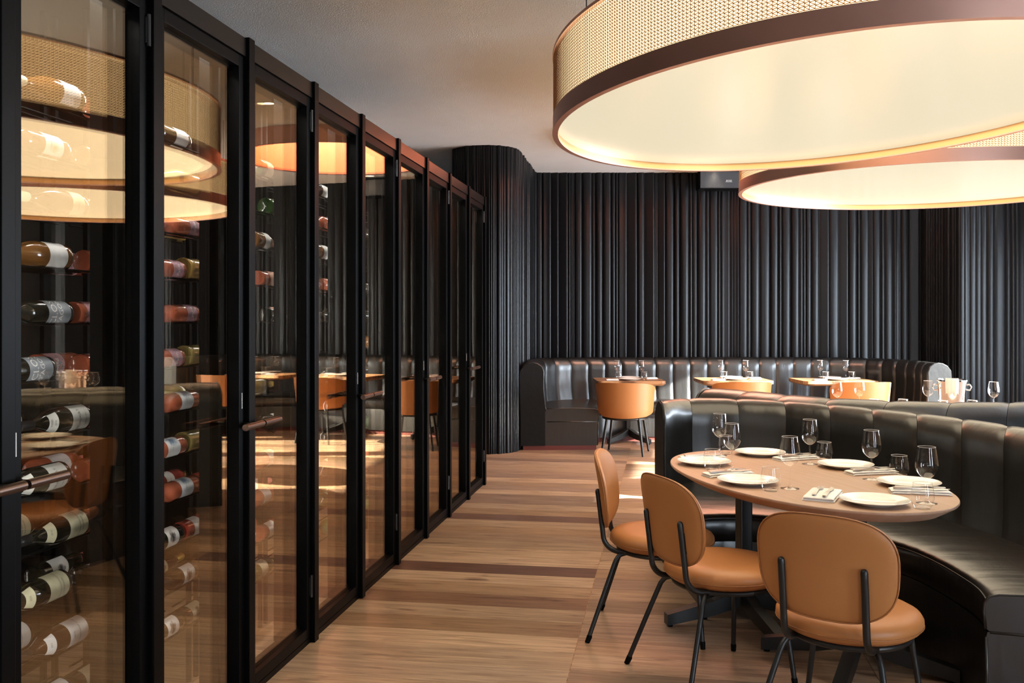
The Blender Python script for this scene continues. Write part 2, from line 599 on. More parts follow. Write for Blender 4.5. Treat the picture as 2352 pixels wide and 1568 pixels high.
# ------------------------------------------------------------------ drum lamps
def drum_lamp(cx, cy, a, b, ang, zb, label, watts):
    root = empty('drum_pendant_lamp', (cx, cy, zb))
    tag(root, label, 'pendant lamp', 'oval copper mesh pendant lamps')
    N = 128
    ca, sa = math.cos(ang), math.sin(ang)

    def E(t, off, z):
        x, y = (a + off) * math.cos(t), (b + off) * math.sin(t)
        return (x * ca - y * sa, x * sa + y * ca, z)

    def loops(prof, closed=True):
        rows = [[E(2 * PI * i / N, o_, z) for i in range(N)] for o_, z in prof]
        if closed:
            rows.append(rows[0])
        return MB().grid(rows, wrap=True)
    loops([(0, .008), (0, .085), (-.012, .085), (-.012, .008)]).build('copper_band', M['copper'], root, True, 30)
    loops([(.003, 0), (.003, .0075), (-.026, .0075), (-.026, 0)]).build('bottom_trim', M['copper'], root, True, 30)
    loops([(-.0125, .008), (-.0125, .05), (-.018, .05), (-.018, .008)]).build('inner_lip', M['lip'], root, True, 30)
    # diffuser disc, slightly raised inside the ring
    v = [(0, 0, .045)] + [E(2 * PI * i / N, -.019, .045) for i in range(N)]
    mk('diffuser', v, [(0, 1 + (i + 1) % N, 1 + i) for i in range(N)], M['diffuser'], root)
    HT = .40
    loops([(-.02, .086), (-.02, HT - .01)], False).build('inner_shade', M['lampcloth'], root, True)
    loops([(.002, HT - .014), (.002, HT), (-.03, HT), (-.03, HT - .014)]).build('top_rim', M['copper'], root, True, 30)
    v = [(0, 0, HT - .012)] + [E(2 * PI * i / N, -.02, HT - .012) for i in range(N)]
    mk('top_cover', v, [(0, 1 + i, 1 + (i + 1) % N) for i in range(N)], M['trimwhite'], root)
    # woven copper wire: uprights with a zigzag wire between each pair
    per = PI * (3 * (a + b) - math.sqrt((3 * a + b) * (a + 3 * b)))
    nc = int(per / .0185)
    # even steps along the rim
    tt, acc, fine = [], 0, 4000
    ln = []
    prev = Vector(E(0, 0, 0))
    for i in range(1, fine + 1):
        cur = Vector(E(2 * PI * i / fine, 0, 0))
        acc += (cur - prev).length
        ln.append(acc)
        prev = cur
    j = 0
    for k in range(nc):
        while ln[j] < acc * k / nc:
            j += 1
        tt.append(2 * PI * j / fine)
    z0, z1, vp = .088, HT - .016, .0135
    nz = int((z1 - z0) / vp)
    V, Fc = [], []
    rw = .0013

    def seg(p, q, outw):
        p, q = Vector(p), Vector(q)
        d = (q - p).normalized()
        u = outw
        s = d.cross(u)
        n0 = len(V)
        for e in (p, q):
            V.append(e + u * rw); V.append(e - u * rw * .5 + s * rw); V.append(e - u * rw * .5 - s * rw)
        for x in range(3):
            y = (x + 1) % 3
            Fc.append((n0 + x, n0 + y, n0 + 3 + y, n0 + 3 + x))
    for k in range(nc):
        t0, t1 = tt[k], tt[(k + 1) % nc]
        p0, p1 = Vector(E(t0, -.003, 0)), Vector(E(t1, -.003, 0))
        tg = (p1 - p0)
        ow = Vector((tg.y, -tg.x, 0)).normalized()
        seg(p0 + Vector((0, 0, z0)), p0 + Vector((0, 0, z1)), ow)
        for i in range(nz):
            za = z0 + i * vp
            seg(p0 + Vector((0, 0, za)), p1 + Vector((0, 0, za + vp * .18)), ow)
            seg(p1 + Vector((0, 0, za + vp * .18)), p0 + Vector((0, 0, za + vp)), ow)
    w = mk('wire_mesh', V, Fc, M['wire'], root)
    w['kind'] = 'stuff'
    # suspension wires up to the ceiling
    for i in range(4):
        t = PI / 4 + i * PI / 2
        p = Vector(E(t, -.12, 0))
        MB().tube([(p.x, p.y, HT - .012), (p.x, p.y, CEIL - zb)], .003, 6).build('suspension_wire', M['steel'], root)
    # the lamp's own light
    ld = bpy.data.lights.new('lamp_light', 'AREA')
    ld.shape = 'ELLIPSE'
    ld.size, ld.size_y = 2 * a * .96, 2 * b * .96
    ld.energy = watts
    ld.color = (1, .81, .56)
    lo = link(bpy.data.objects.new('lamp_light', ld), root)
    lo.location = (0, 0, .043)
    lo.rotation_euler = (0, 0, ang)
    ud = bpy.data.lights.new('ceiling_fill_light', 'AREA')  # extra light added above the drum to brighten the ceiling
    ud.shape = 'ELLIPSE'
    ud.size, ud.size_y = 2 * a * .9, 2 * b * .9
    ud.energy = watts * .22
    ud.color = (1, .86, .68)
    uo = link(bpy.data.objects.new('ceiling_fill_light', ud), root)
    uo.location = (0, 0, HT + .004)
    uo.rotation_euler = (PI, 0, -ang)
    return root


drum_lamp(.678, 4.652, 1.57, 1.183, math.radians(-64.5), 2.425, 'big oval copper mesh drum lamp hanging over the near dining table', 40)
drum_lamp(2.003, 7.691, 1.43, 1.374, math.radians(12), 2.48, 'smaller looking copper mesh drum lamp hanging over the second booth', 38)

# copper ceiling ring with the light inside, over the far window tables
root = empty('copper_ceiling_ring', (RING.x, RING.y, 3.2))
tag(root, 'round copper ring light set into the ceiling near the ribbed back wall', 'ceiling light')
N = 72
def ringrows(prof):
    return [[(r_ * math.cos(2 * PI * i / N), r_ * math.sin(2 * PI * i / N), z) for i in range(N)] for r_, z in prof]
R0 = RING_R
MB().grid(ringrows([(R0 + .06, CEIL - 3.2), (R0 + .06, .0), (R0, 0), (R0, .02)]), wrap=True).build('outer_band', M['copper'], root, True, 30)
MB().grid(ringrows([(R0 - .001, .02), (R0 - .001, .72)]), wrap=True).build('inner_wall', M['copper_in'], root, True)
MB().grid(ringrows([(R0 - .001, .72), (R0 - .15, .72), (.001, .72)]), wrap=True).build('light_panel', M['ringglow'], root)


def downlight(x, y, label, w):
    r_ = empty('downlight', (x, y, CEIL))
    tag(r_, label, 'downlight', 'recessed ceiling downlights')
    MB().lathe([(.055, -.004), (.06, -.001), (.048, -.002), (.045, -.006)], 24).build('trim', M['trimwhite'], r_, True)
    MB().lathe([(.046, -.0035), (.001, -.0035)], 24).build('lens', M['spot'], r_)
    ld = bpy.data.lights.new('spot_light', 'SPOT')
    ld.energy = w
    ld.spot_size = math.radians(80)
    ld.spot_blend = .6
    ld.color = (1, .86, .66)
    ld.shadow_soft_size = .05
    lo = link(bpy.data.objects.new('spot_light', ld), r_)
    lo.location = (0, 0, -.02)
    return r_


xs, ys = W(2.53, 11.66)
downlight(xs, ys, 'small recessed ceiling downlight right in front of the black loudspeaker', 8)
downlight(.18, 7.75, 'small recessed ceiling downlight between the two drum lamps', 45)
downlight(-.55, 2.2, 'small recessed ceiling downlight over the floor by the wine cabinet', 60)

# ------------------------------------------------------------------ wine cabinet
XF = -1.582                                   # front plane of the posts
XD = XF - .02                                 # door frame front
XG = XF - .045                                # outer pane
HT_CAB = 2.556
BAY = .6806
POST = [8.204 - BAY * k for k in range(10)][::-1]      # far edge of each post, near to far
PW = .05
cab = empty('wine_cabinet', (XF, (POST[0] + POST[-1]) / 2, 0))
tag(cab, 'long black steel wine cabinet with glass doors along the wooden floor', 'wine cabinet')
CO = Vector(cab.location)


def cpart(b, name, m, parent=None, smooth=False):
    """build at room coordinates, but parented at the cabinet's base"""
    b.v = [(x - CO.x, y - CO.y, z - CO.z) for x, y, z in b.v]
    return b.build(name, m, parent or cab, smooth)


YC0, YC1 = POST[0] - BAY, POST[-1]
for y in POST:
    cpart(MB().box(XF - .10, XF, y - PW, y, 0, HT_CAB + .006, .002), 'post', M['steel'])
    # wide inner mullion behind the glass
    cpart(MB().box(XF - .16, XF - .118, y - .025 - .115, y - .025 + .115, .03, HT_CAB - .03), 'mullion', M['black'])
cpart(MB().box(XF - .10, XF - .012, YC0, YC1, HT_CAB - .07, HT_CAB), 'top_rail', M['top_rail'])
cpart(MB().box(XF - .10, XF - .022, YC0, YC1, 0, .025), 'bottom_rail', M['steel'])
cpart(MB().box(XF - 1.1, XF - .10, YC0, YC1, HT_CAB - .03, HT_CAB - .005), 'roof_panel', M['black'])
cpart(MB().box(XF - 1.1, XF - 1.06, YC0, YC1, 0, HT_CAB - .03), 'back_panel', M['black'])
cpart(MB().box(XF - 1.06, XF - .10, YC1 - .03, YC1 - .002, 0, HT_CAB - .03), 'end_panel', M['black'])
cpart(MB().box(XF - 1.06, XF - .10, YC0, YC0 + .02, 0, HT_CAB - .03), 'end_panel', M['black'])
# added strip lights under the roof panel, to brighten the bottle labels
for k in range(10):
    y1 = POST[k] - PW
    y0 = y1 - (BAY - PW)
    cpart(MB().box(XF - .19, XF - .165, y0 + .1, y1 - .1, HT_CAB - .05, HT_CAB - .03), 'bottle_fill_strip', M['trimwhite'])
    ld = bpy.data.lights.new('bottle_fill_lamp', 'AREA')
    ld.shape = 'RECTANGLE'
    ld.size, ld.size_y = .03, .42
    ld.energy = 6
    ld.color = (1, .95, .88)
    lo = link(bpy.data.objects.new('bottle_fill_lamp', ld), cab)
    lo.location = (-.178, (y0 + y1) / 2 - CO.y, HT_CAB - .055)
    lo.rotation_euler = (0, math.radians(-12), 0)

for k in range(10):
    # added light strip behind each mullion, brightening bottles in the bay beyond
    ym = POST[k] - .025 - BAY + .10
    cpart(MB().box(XF - .178, XF - .162, ym - .008, ym + .008, .08, HT_CAB - .08), 'upright_fill_strip', M['trimwhite'])
    ld = bpy.data.lights.new('upright_fill_lamp', 'AREA')
    ld.shape = 'RECTANGLE'
    ld.size, ld.size_y = .015, 2.3
    ld.energy = 7
    ld.color = (1, .95, .88)
    lo = link(bpy.data.objects.new('upright_fill_lamp', ld), cab)
    lo.location = (-.17, ym + .010 - CO.y, 1.28)
    lo.rotation_euler = Vector((-.45, 1, 0)).to_track_quat('-Z', 'Y').to_euler()
for k in range(10):
    y1 = POST[k] - PW - .002                   # far stile
    y0 = y1 - (BAY - PW) + .004
    z0, z1 = .03, HT_CAB - .072
    st = .045
    d = MB()
    d.box(XD - .05, XD, y0, y0 + st, z0, z1, .002)
    d.box(XD - .05, XD, y1 - st, y1, z0, z1, .002)
    d.box(XD - .05, XD, y0 + st, y1 - st, z0, z0 + .045, .002)
    d.box(XD - .05, XD, y0 + st, y1 - st, z1 - .045, z1, .002)
    door = cpart(d, 'door', M['steel'])
    cpart(MB().box(XG - .004, XG, y0 + st, y1 - st, z0 + .045, z1 - .045), 'pane', M['pane'], door)
    cpart(MB().box(XG - .034, XG - .03, y0 + st + .03, y1 - st - .045, z0 + .06, z1 - .06), 'inner_pane', M['pane_in'], door)
    fr = MB()
    gy0, gy1 = y0 + st, y1 - st
    # dark spacer frame of the double glazing
    fr.box(XG - .036, XG - .006, gy0, gy0 + .03, z0 + .045, z1 - .045)
    fr.box(XG - .036, XG - .028, gy1 - .045, gy1, z0 + .045, z1 - .045)
    fr.box(XG - .036, XG - .006, gy0, gy1, z0 + .045, z0 + .06)
    fr.box(XG - .036, XG - .006, gy0, gy1, z1 - .06, z1 - .045)
    cpart(fr, 'spacer_frame', M['black'], door)
    # post k is the far post of bay k: even posts carry the pulls, odd ones the hinges
    pull_far = (k % 2 == 0)
    yy = y1 - st / 2 if pull_far else y0 + st / 2
    s = -1 if pull_far else 1
    zc = 1.075
    h = MB()
    xh = XF + .045
    ye = (POST[k] - PW / 2) + (0.006 if not pull_far else -.006) if pull_far else (POST[k - 1] - PW / 2 + .006 if k else y0 - .02)
    h.tube([(xh, ye, zc), (xh, ye + s * .15, zc)], .0125, 14)
    hd = cpart(h, 'handle', M['bronze'], door, True)
    hd.data.set_sharp_from_angle(angle=math.radians(40))
    cpart(MB().tube([(XD - .01, ye + s * .03, zc), (xh, ye + s * .03, zc)], .007, 8), 'handle_mount', M['frame'], door, True)
    cpart(MB().box(XD, XD + .002, yy - .002, yy + .002, zc + .06, zc + .12), 'lock_plate', M['trimwhite'], door)
    # hinges on the other stile
    yh = y0 + .004 if pull_far else y1 - .004
    for zh in (.26, 2.38):
        cpart(MB().tube([(XD + .006, yh, zh - .05), (XD + .006, yh, zh + .05)], .007, 8)
              .box(XD - .002, XD + .004, yh - .012, yh + .012, zh - .04, zh + .04), 'hinge', M['frame'], door)

# bottle racks: rods the bottles lie on, one rack per bay
ROWZ = [2.178 - .1685 * k for k in range(12)]
ORD = ['first', 'second', 'third', 'fourth', 'fifth', 'sixth', 'seventh', 'eighth', 'ninth', 'tenth', 'eleventh', 'twelfth']
for bay in range(8):
    yc = POST[bay] + .14 - BAY / 2
    r_ = empty('wine_rack', (-1.92, yc, 0))
    tag(r_, 'black rod wine rack inside the %s glass bay from the viewer' % ORD[bay], 'wine rack', 'racks in the wine cabinet')
    L_ = BAY - .06
    for yy in (-L_ / 2, L_ / 2):
        for xx in (-.16, .0):
            MB().box(xx - .008, xx + .008, yy - .008, yy + .008, .0, HT_CAB - .04).build('upright', M['black'], r_)
    for z in ROWZ:
        for xx in (-.105, -.055, .035, .085):
            MB().tube([(xx, -L_ / 2, z - .042), (xx, L_ / 2, z - .042)], .004, 6).build('rod', M['black'], r_)

# ------------------------------------------------------------------ wine bottles
def glassy(name, col, rough=.07, transl=0.):
    m = mat(name, col, rough, spec=.6, coat=.5, bump=(4, .01, (1, 1, 1), 1))
    if transl:
        m.node_tree.nodes['Principled BSDF'].inputs['Transmission Weight'].default_value = 0
        m.node_tree.nodes['Principled BSDF'].inputs['Subsurface Weight'].default_value = transl
        m.node_tree.nodes['Principled BSDF'].inputs['Subsurface Radius'].default_value = (.05, .03, .015)
    return m


G = {
    'dark': glassy('dark_bottle_glass', (.006, .007, .005)),
    'green': glassy('green_bottle_glass', (.02, .05, .012)),
    'amber': glassy('amber_bottle_glass', (.13, .055, .012)),
    'brown': glassy('brown_bottle_glass', (.035, .012, .006)),
    'rose': glassy('rose_wine_glass', (.34, .088, .045), transl=.0),
    'pale': glassy('pale_wine_glass', (.26, .205, .07), transl=.0),
    'red': glassy('red_rose_glass', (.32, .045, .03)),
    'gold': glassy('gold_wine_glass', (.30, .19, .055)),
}
K = {
    'gold': mat('gold_foil', (.75, .52, .14), .3, metal=.9, bump=(60, .1, (1, 1, 1), 2)),
    'black': mat('black_foil', (.01, .01, .012), .35, bump=(60, .1, (1, 1, 1), 2)),
    'pink': mat('pink_foil', (.62, .20, .17), .4, bump=(60, .1, (1, 1, 1), 2)),
    'cream': mat('cream_foil', (.6, .55, .4), .4, bump=(60, .1, (1, 1, 1), 2)),
}
INK = mat('label_ink', (.05, .045, .04), .7, bump=(5, .01, (1, 1, 1), 1))
INKW = mat('label_white_ink', (.85, .85, .83), .6, bump=(5, .01, (1, 1, 1), 1))


def paper(name, col, art=None):
    """label stock; art = (kind, colours) printed flat on it, driven by the label's own uv"""
    m = mat(name, col, .65, spec=.3)
    nt = m.node_tree
    N_, L = nt.nodes.new, nt.links.new
    p = nt.nodes['Principled BSDF']
    tc = N_('ShaderNodeTexCoord')
    n1 = N_('ShaderNodeTexNoise')
    L(tc.outputs['UV'], n1.inputs['Vector'])
    if art is None:
        n1.inputs['Scale'].default_value = 60
        r = N_('ShaderNodeValToRGB')
        r.color_ramp.elements[0].color = (*[c * .93 for c in col], 1)
        r.color_ramp.elements[1].color = (*col, 1)
        L(n1.outputs['Fac'], r.inputs['Fac'])
        L(r.outputs['Color'], p.inputs['Base Color'])
        return m
    if art == 'leaf':
        n1.inputs['Scale'].default_value = 4.2
        n1.inputs['Detail'].default_value = 3
        n1.inputs['Distortion'].default_value = 2.2
        r = N_('ShaderNodeValToRGB')
        e = r.color_ramp.elements
        e[0].position, e[0].color = .36, (.07, .17, .13, 1)
        e[1].position, e[1].color = .66, (.10, .24, .34, 1)
        for pos, c in ((.42, (.50, .25, .27)), (.5, (.48, .24, .29)), (.6, (.42, .25, .36))):
            x = r.color_ramp.elements.new(pos)
            x.color = (*c, 1)
        L(n1.outputs['Fac'], r.inputs['Fac'])
        L(r.outputs['Color'], p.inputs['Base Color'])
        return m
    # a small picture in one part of the label: distance from a centre, broken up by noise
    cx, cy, sx, sy, c_in, c_mid = art
    mp = N_('ShaderNodeMapping')
    mp.inputs['Location'].default_value = (-cx / sx, -cy / sy, 0)
    mp.inputs['Scale'].default_value = (1 / sx, 1 / sy, 1)
    L(tc.outputs['UV'], mp.inputs['Vector'])
    ln = N_('ShaderNodeVectorMath'); ln.operation = 'LENGTH'
    L(mp.outputs[0], ln.inputs[0])
    n1.inputs['Scale'].default_value = 7
    n1.inputs['Detail'].default_value = 4
    ad = N_('ShaderNodeMath'); ad.operation = 'MULTIPLY_ADD'
    ad.inputs[1].default_value = 1.3
    L(n1.outputs['Fac'], ad.inputs[0]); L(ln.outputs['Value'], ad.inputs[2])
    sb = N_('ShaderNodeMath'); sb.operation = 'SUBTRACT'; sb.inputs[1].default_value = .65
    L(ad.outputs[0], sb.inputs[0])
    r = N_('ShaderNodeValToRGB')
    e = r.color_ramp.elements
    e[0].position, e[0].color = .25, (*c_in, 1)
    e[1].position, e[1].color = .86, (*col, 1)
    x = r.color_ramp.elements.new(.6); x.color = (*c_mid, 1)
    L(sb.outputs[0], r.inputs['Fac'])
    L(r.outputs['Color'], p.inputs['Base Color'])
    return m


PAP = {
    'white': paper('white_label', (.74, .75, .74)),
    'cream': paper('cream_label', (.66, .60, .42)),
    'straw': paper('straw_label', (.55, .54, .38)),
    'pale': paper('pale_label', (.62, .64, .61)),
    'grey': paper('blue_grey_label', (.27, .31, .35)),
    'pink': paper('pink_label', (.62, .36, .27)),
    'leaf': paper('pink_leaf_label', (.5, .25, .3), 'leaf'),
    'coast': paper('coast_picture_label', (.70, .73, .75), (.78, .5, .22, .42, (.12, .20, .32), (.35, .45, .55))),
    'hat': paper('grey_picture_label', (.72, .72, .70), (.5, .55, .30, .34, (.03, .03, .03), (.30, .30, .30))),
    'hatcream': paper('cream_picture_label', (.62, .57, .40), (.5, .55, .30, .34, (.06, .055, .04), (.30, .27, .20))),
    'sprig': paper('sprig_picture_label', (.70, .70, .68), (.45, .5, .22, .3, (.32, .38, .22), (.55, .56, .48))),
}

BORD = [(.001, .012), (.018, .010), (.030, .004), (.034, .0), (.0375, .004), (.0378, .02), (.0378, .185), (.036, .198), (.029, .214), (.0185, .226), (.0148, .238), (.0142, .262)]
BURG = [(.001, .018), (.018, .014), (.034, .004), (.038, .0), (.0415, .004), (.0418, .02), (.0418, .135), (.040, .152), (.034, .178), (.024, .205), (.0165, .228), (.0148, .245), (.0142, .262)]
CHAM = [(.001, .024), (.020, .018), (.038, .005), (.041, .0), (.0445, .005), (.0448, .02), (.0448, .13), (.043, .15), (.036, .18), (.026, .208), (.018, .232), (.0155, .25), (.0152, .262)]


def neckfoil(b):
    return b.lathe([(.0150, .245), (.0152, .25), (.0150, .296), (.0144, .3), (.001, .3)], 18)


def wrap_patch(r, z0, z1, a0, a1, n=14, cut=False):
    v, f, uv = [], [], []
    for i in range(n + 1):
        a = a0 + (a1 - a0) * i / n
        for j, z in enumerate((z0, z1)):
            v.append((r * math.cos(a), r * math.sin(a), z))
            uv.append((i / n, j))
    for i in range(n):
        f.append((2 * i, 2 * i + 2, 2 * i + 3, 2 * i + 1))
    return v, f, uv


_txt = {}


def text_mesh(s, r, z, size, m, spread=1.0):
    """flat lettering bent around a bottle of radius r, centred on +x at height z"""
    cu = bpy.data.curves.new('print', 'FONT')
    cu.body = s
    cu.size = size
    cu.align_x = 'CENTER'
    cu.align_y = 'CENTER'
    cu.resolution_u = 2
    o = bpy.data.objects.new('print', cu)
    COL.objects.link(o)
    dg = bpy.context.evaluated_depsgraph_get()
    dg.update()
    me = bpy.data.meshes.new_from_object(o.evaluated_get(dg))
    bpy.data.objects.remove(o)
    for v in me.vertices:
        a = v.co.x * spread / r
        v.co = (r * math.cos(a), r * math.sin(a), z + v.co.y)
    me.materials.clear()
    me.materials.append(m)
    me.name = 'print'
    return me


KIND = {
    # profile, glass, foil, label paper, label z-range, half-angle deg, prints, neck label, words
    'bigwhite': (BURG, 'amber', 'cream', 'white', (.03, .115), 75, [], None, 'amber bottle with broad white label'),
    'mision': (BORD, 'brown', 'black', 'sprig', (.04, .125), 78, [('misión', .018, .013, 0)], None, 'dark bottle with sprig-printed white label'),
    'pouilly': (BURG, 'brown', 'cream', 'cream', (.025, .085), 80, [('POUILLY-FUISSÉ', .0, .0085, 0)], None, 'brown bottle with cream lettered label'),
    'palm': (BORD, 'rose', 'pink', 'leaf', (.03, .105), 95, [('Palm', .0, .024, 1)], None, 'rosé bottle with pink leaf-patterned label'),
    'clos': (BORD, 'dark', 'black', 'grey', (.02, .125), 92, [('CLOS', .025, .036, 1), ("D'AGON", -.006, .026, 1)], None, 'black bottle with blue-grey label in large capitals'),
    'meur': (BURG, 'dark', 'black', 'pale', (.02, .105), 80, [('MEURSAULT', .008, .0135, 0), ('PREMIER CRU', -.022, .007, 0)], ('pale', 'VIGNES', '2014'), 'dark bottle with pale green-grey label and neck label'),
    'chass': (BURG, 'dark', 'black', 'straw', (.018, .108), 84, [('CHASSAGNE-MONTRACHET', -.004, .0085, 0), ('LA ROMANÉE', -.018, .008, 0)], ('straw', '2015', ''), 'dark bottle with straw-coloured label and neck label'),
    'pul': (BURG, 'brown', 'black', 'white', (.018, .108), 84, [('PULIGNY-MONTRACHET 1er CRU', -.004, .0075, 0), ('2013', .024, .01, 0)], ('white', '2013', ''), 'brown bottle with white script label and neck label'),
    'coast': (BORD, 'rose', 'pink', 'coast', (.06, .15), 88, [('2018', .01, .007, 0)], None, 'rosé bottle with white coastal picture label'),
    'hat': (BORD, 'dark', 'pink', 'hat', (.045, .125), 78, [], None, 'black bottle with white portrait label'),
    'hatcream': (BORD, 'brown', 'gold', 'hatcream', (.045, .125), 78, [], None, 'brown bottle with cream portrait label'),
    'gold': (CHAM, 'gold', 'gold', None, None, 0, [], None, 'golden sparkling wine bottle with gold foil'),
    'pale': (BURG, 'pale', 'gold', 'white', (.15, .175), 60, [], None, 'pale yellow wine bottle with small shoulder label'),
    'antoy': (BORD, 'red', 'gold', 'white', (.06, .12), 85, [('ANTOY', .0, .009, 0)], None, 'red-tinted bottle with white label and gold foil'),
    'green': (BURG, 'green', 'gold', 'cream', (.04, .11), 85, [], None, 'green bottle with cream label'),
    'ambers': (BURG, 'amber', 'pink', 'white', (.08, .135), 85, [], None, 'amber bottle with small white label'),
    'rosep': (BORD, 'rose', 'pink', 'pink', (.07, .16), 90, [], None, 'rosé bottle with dusty pink label'),
    'darkp': (BORD, 'dark', 'black', 'pink', (.03, .12), 85, [], None, 'black bottle with pinkish label'),
    'darkc': (BURG, 'dark', 'black', 'cream', (.02, .1), 80, [], None, 'dark bottle with cream label'),
    'darkw': (BORD, 'dark', 'black', 'white', (.03, .12), 82, [], None, 'black bottle with white label'),
    'rosew': (BORD, 'rose', 'pink', 'white', (.05, .13), 82, [], None, 'rosé bottle with plain white label'),
}
PROTO = {}


def bottle_proto(kind):
    prof, gl, foil, pap, zr, ha, prints, neck, words = KIND[kind]
    r = max(p[0] for p in prof)
    root = empty('wine_bottle')
    MB().lathe(prof, 26).build('glass_body', G[gl], root, True, 50)
    neckfoil(MB()).build('foil_cap', K[foil], root, True, 50)
    if pap:
        v, f, uv = wrap_patch(r + .0005 if zr[1] < .17 else r * .9, zr[0], zr[1], -math.radians(ha), math.radians(ha))
        if zr[1] > .17:                        # tapering shoulder label
            v = [((.0405 if i % 2 == 0 else .0355) * math.cos(math.atan2(y, x)), (.0405 if i % 2 == 0 else .0355) * math.sin(math.atan2(y, x)), z) for i, (x, y, z) in enumerate(v)]
        lb = mk('label', v, f, PAP[pap], root, True)
        ul = lb.data.uv_layers.new(name='uv')
        for lp in lb.data.loops:
            ul.data[lp.index].uv = uv[lp.vertex_index]
        zc = (zr[0] + zr[1]) / 2
        for s, dz, size, ink in prints:
            me = text_mesh(s, r + .0009, zc + dz, size, INKW if ink else INK)
            link(bpy.data.objects.new('print', me), lb)
    if kind == 'gold':
        v, f, uv = wrap_patch(.0375, .148, .172, -.38, .38, 8)
        v = [((.0442 if i % 2 == 0 else .0395) * math.cos(math.atan2(y, x)), (.0442 if i % 2 == 0 else .0395) * math.sin(math.atan2(y, x)), z) for i, (x, y, z) in enumerate(v)]
        mk('emblem', v, f, K['black'], root, True)
    if neck:
        v, f, uv = wrap_patch(.03, .168, .198, -1.0, 1.0, 10)
        v = [((.0378 if i % 2 == 0 else .0272) * math.cos(math.atan2(y, x)), (.0378 if i % 2 == 0 else .0272) * math.sin(math.atan2(y, x)), z) for i, (x, y, z) in enumerate(v)]
        nl = mk('neck_label', v, f, PAP[neck[0]], root, True)
        ul = nl.data.uv_layers.new(name='uv')
        for lp in nl.data.loops:
            ul.data[lp.index].uv = uv[lp.vertex_index]
        for s, dz in ((neck[1], .19 if neck[2] else .184), (neck[2], .178)):
            if s:
                me = text_mesh(s, .036, 0, .0085, INK)
                for vv in me.vertices:
                    a = math.atan2(vv.co.y, vv.co.x)
                    z = dz + vv.co.z
                    rr_ = .0378 + (z - .168) / .03 * (.0272 - .0378) + .0006
                    vv.co = (rr_ * math.cos(a), rr_ * math.sin(a), z)
                link(bpy.data.objects.new('print', me), nl)
    return root


USED = {}


def bottle(kind, bay, row, mode, ybase, x):
    """mode A: base away from the viewer, neck near; mode B: base near, neck away"""
    r = max(p[0] for p in KIND[kind][0])
    z = ROWZ[row] - .042 + .004 + math.sqrt(max(1e-6, (r + .0) ** 2 - .025 ** 2)) + .0015
    rot = (PI / 2 if mode == 'A' else -PI / 2, 0, 0)
    tw = random.Random(bay * 50 + row * 3 + (mode == 'B')).uniform(-.12, .3) * (1 if mode == 'B' else 1)
    m = Matrix.Rotation(rot[0], 4, 'X') @ Matrix.Rotation((tw if mode == 'A' else -tw), 4, 'Z')
    if kind not in PROTO:
        PROTO[kind] = bottle_proto(kind)
        o = PROTO[kind]
    else:
        o = dup(PROTO[kind])
    o.rotation_euler = m.to_euler()
    o.location = (x, ybase, z)
    key = (kind, bay, row)
    USED[key] = USED.get(key, 0) + 1
    lab = '%s, %s shelf down, %s bay' % (KIND[kind][8], ORD[row], ORD[bay])
    if USED[key] > 1:
        lab += ', rear one'
    tag(o, lab, 'bottle', 'bottles lying in the wine cabinet')
    return o


FX, BX = -1.86, -2.0                           # front and rear bottle lines
B1 = [  # first bay: row, kind, mode, y of base, line
    (0, 'bigwhite', 'A', 2.72, FX), (0, 'rosew', 'B', 2.80, FX - .0),
    (1, 'mision', 'A', 2.65, FX), (1, 'palm', 'B', 2.745, FX),
    (2, 'pouilly', 'A', 2.735, FX), (2, 'palm', 'B', 2.755, FX),
    (3, 'bigwhite', 'A', 2.655, FX), (3, 'palm', 'B', 2.755, FX), (3, 'palm', 'B', 2.80, BX),
    (4, 'clos', 'A', 2.665, FX), (4, 'palm', 'B', 2.70, FX),
    (5, 'clos', 'A', 2.58, FX), (5, 'palm', 'B', 2.735, FX), (5, 'palm', 'B', 2.71, BX),
    (6, 'meur', 'A', 2.755, FX), (6, 'coast', 'B', 2.765, FX), (6, 'meur', 'A', 2.62, BX),
    (7, 'meur', 'A', 2.645, FX), (7, 'coast', 'B', 2.745, FX), (7, 'coast', 'B', 2.70, BX),
    (8, 'chass', 'A', 2.745, FX), (8, 'coast', 'B', 2.755, FX), (8, 'chass', 'A', 2.66, BX),
    (9, 'chass', 'A', 2.65, FX), (9, 'hat', 'B', 2.74, FX), (9, 'hat', 'B', 2.71, BX),
    (10, 'pul', 'A', 2.745, FX), (10, 'hat', 'B', 2.755, FX), (10, 'pul', 'A', 2.66, BX),
    (11, 'hatcream', 'B', 2.68, FX), (11, 'pul', 'A', 2.66, FX),
]
for row, kind, mode, yb, x in B1:
    bottle(kind, 0, row, mode, yb, x)
B2 = [
    (2, 'palm', 'A', 3.49, FX), (2, 'gold', 'A', 3.64, BX),
    (3, 'palm', 'A', 3.365, FX), (3, 'gold', 'B', 3.385, FX),
    (4, 'palm', 'A', 3.47, FX),
    (5, 'palm', 'A', 3.355, FX), (5, 'pale', 'B', 3.39, FX),
    (6, 'coast', 'A', 3.47, FX), (6, 'pale', 'B', 3.44, BX),
    (7, 'coast', 'A', 3.37, FX), (7, 'pale', 'B', 3.385, FX),
    (8, 'coast', 'A', 3.47, FX), (8, 'antoy', 'B', 3.48, FX), (8, 'antoy', 'B', 3.40, BX),
    (9, 'hat', 'A', 3.345, FX), (9, 'antoy', 'B', 3.36, FX),
    (10, 'hat', 'A', 3.465, FX), (10, 'hatcream', 'B', 3.475, FX), (10, 'hatcream', 'B', 3.34, BX),
    (11, 'hat', 'A', 3.345, FX), (11, 'hatcream', 'B', 3.36, FX),
    (0, 'darkw', 'A', 3.40, FX), (1, 'gold', 'A', 3.47, FX),
]
for row, kind, mode, yb, x in B2:
    bottle(kind, 1, row, mode, yb, x)
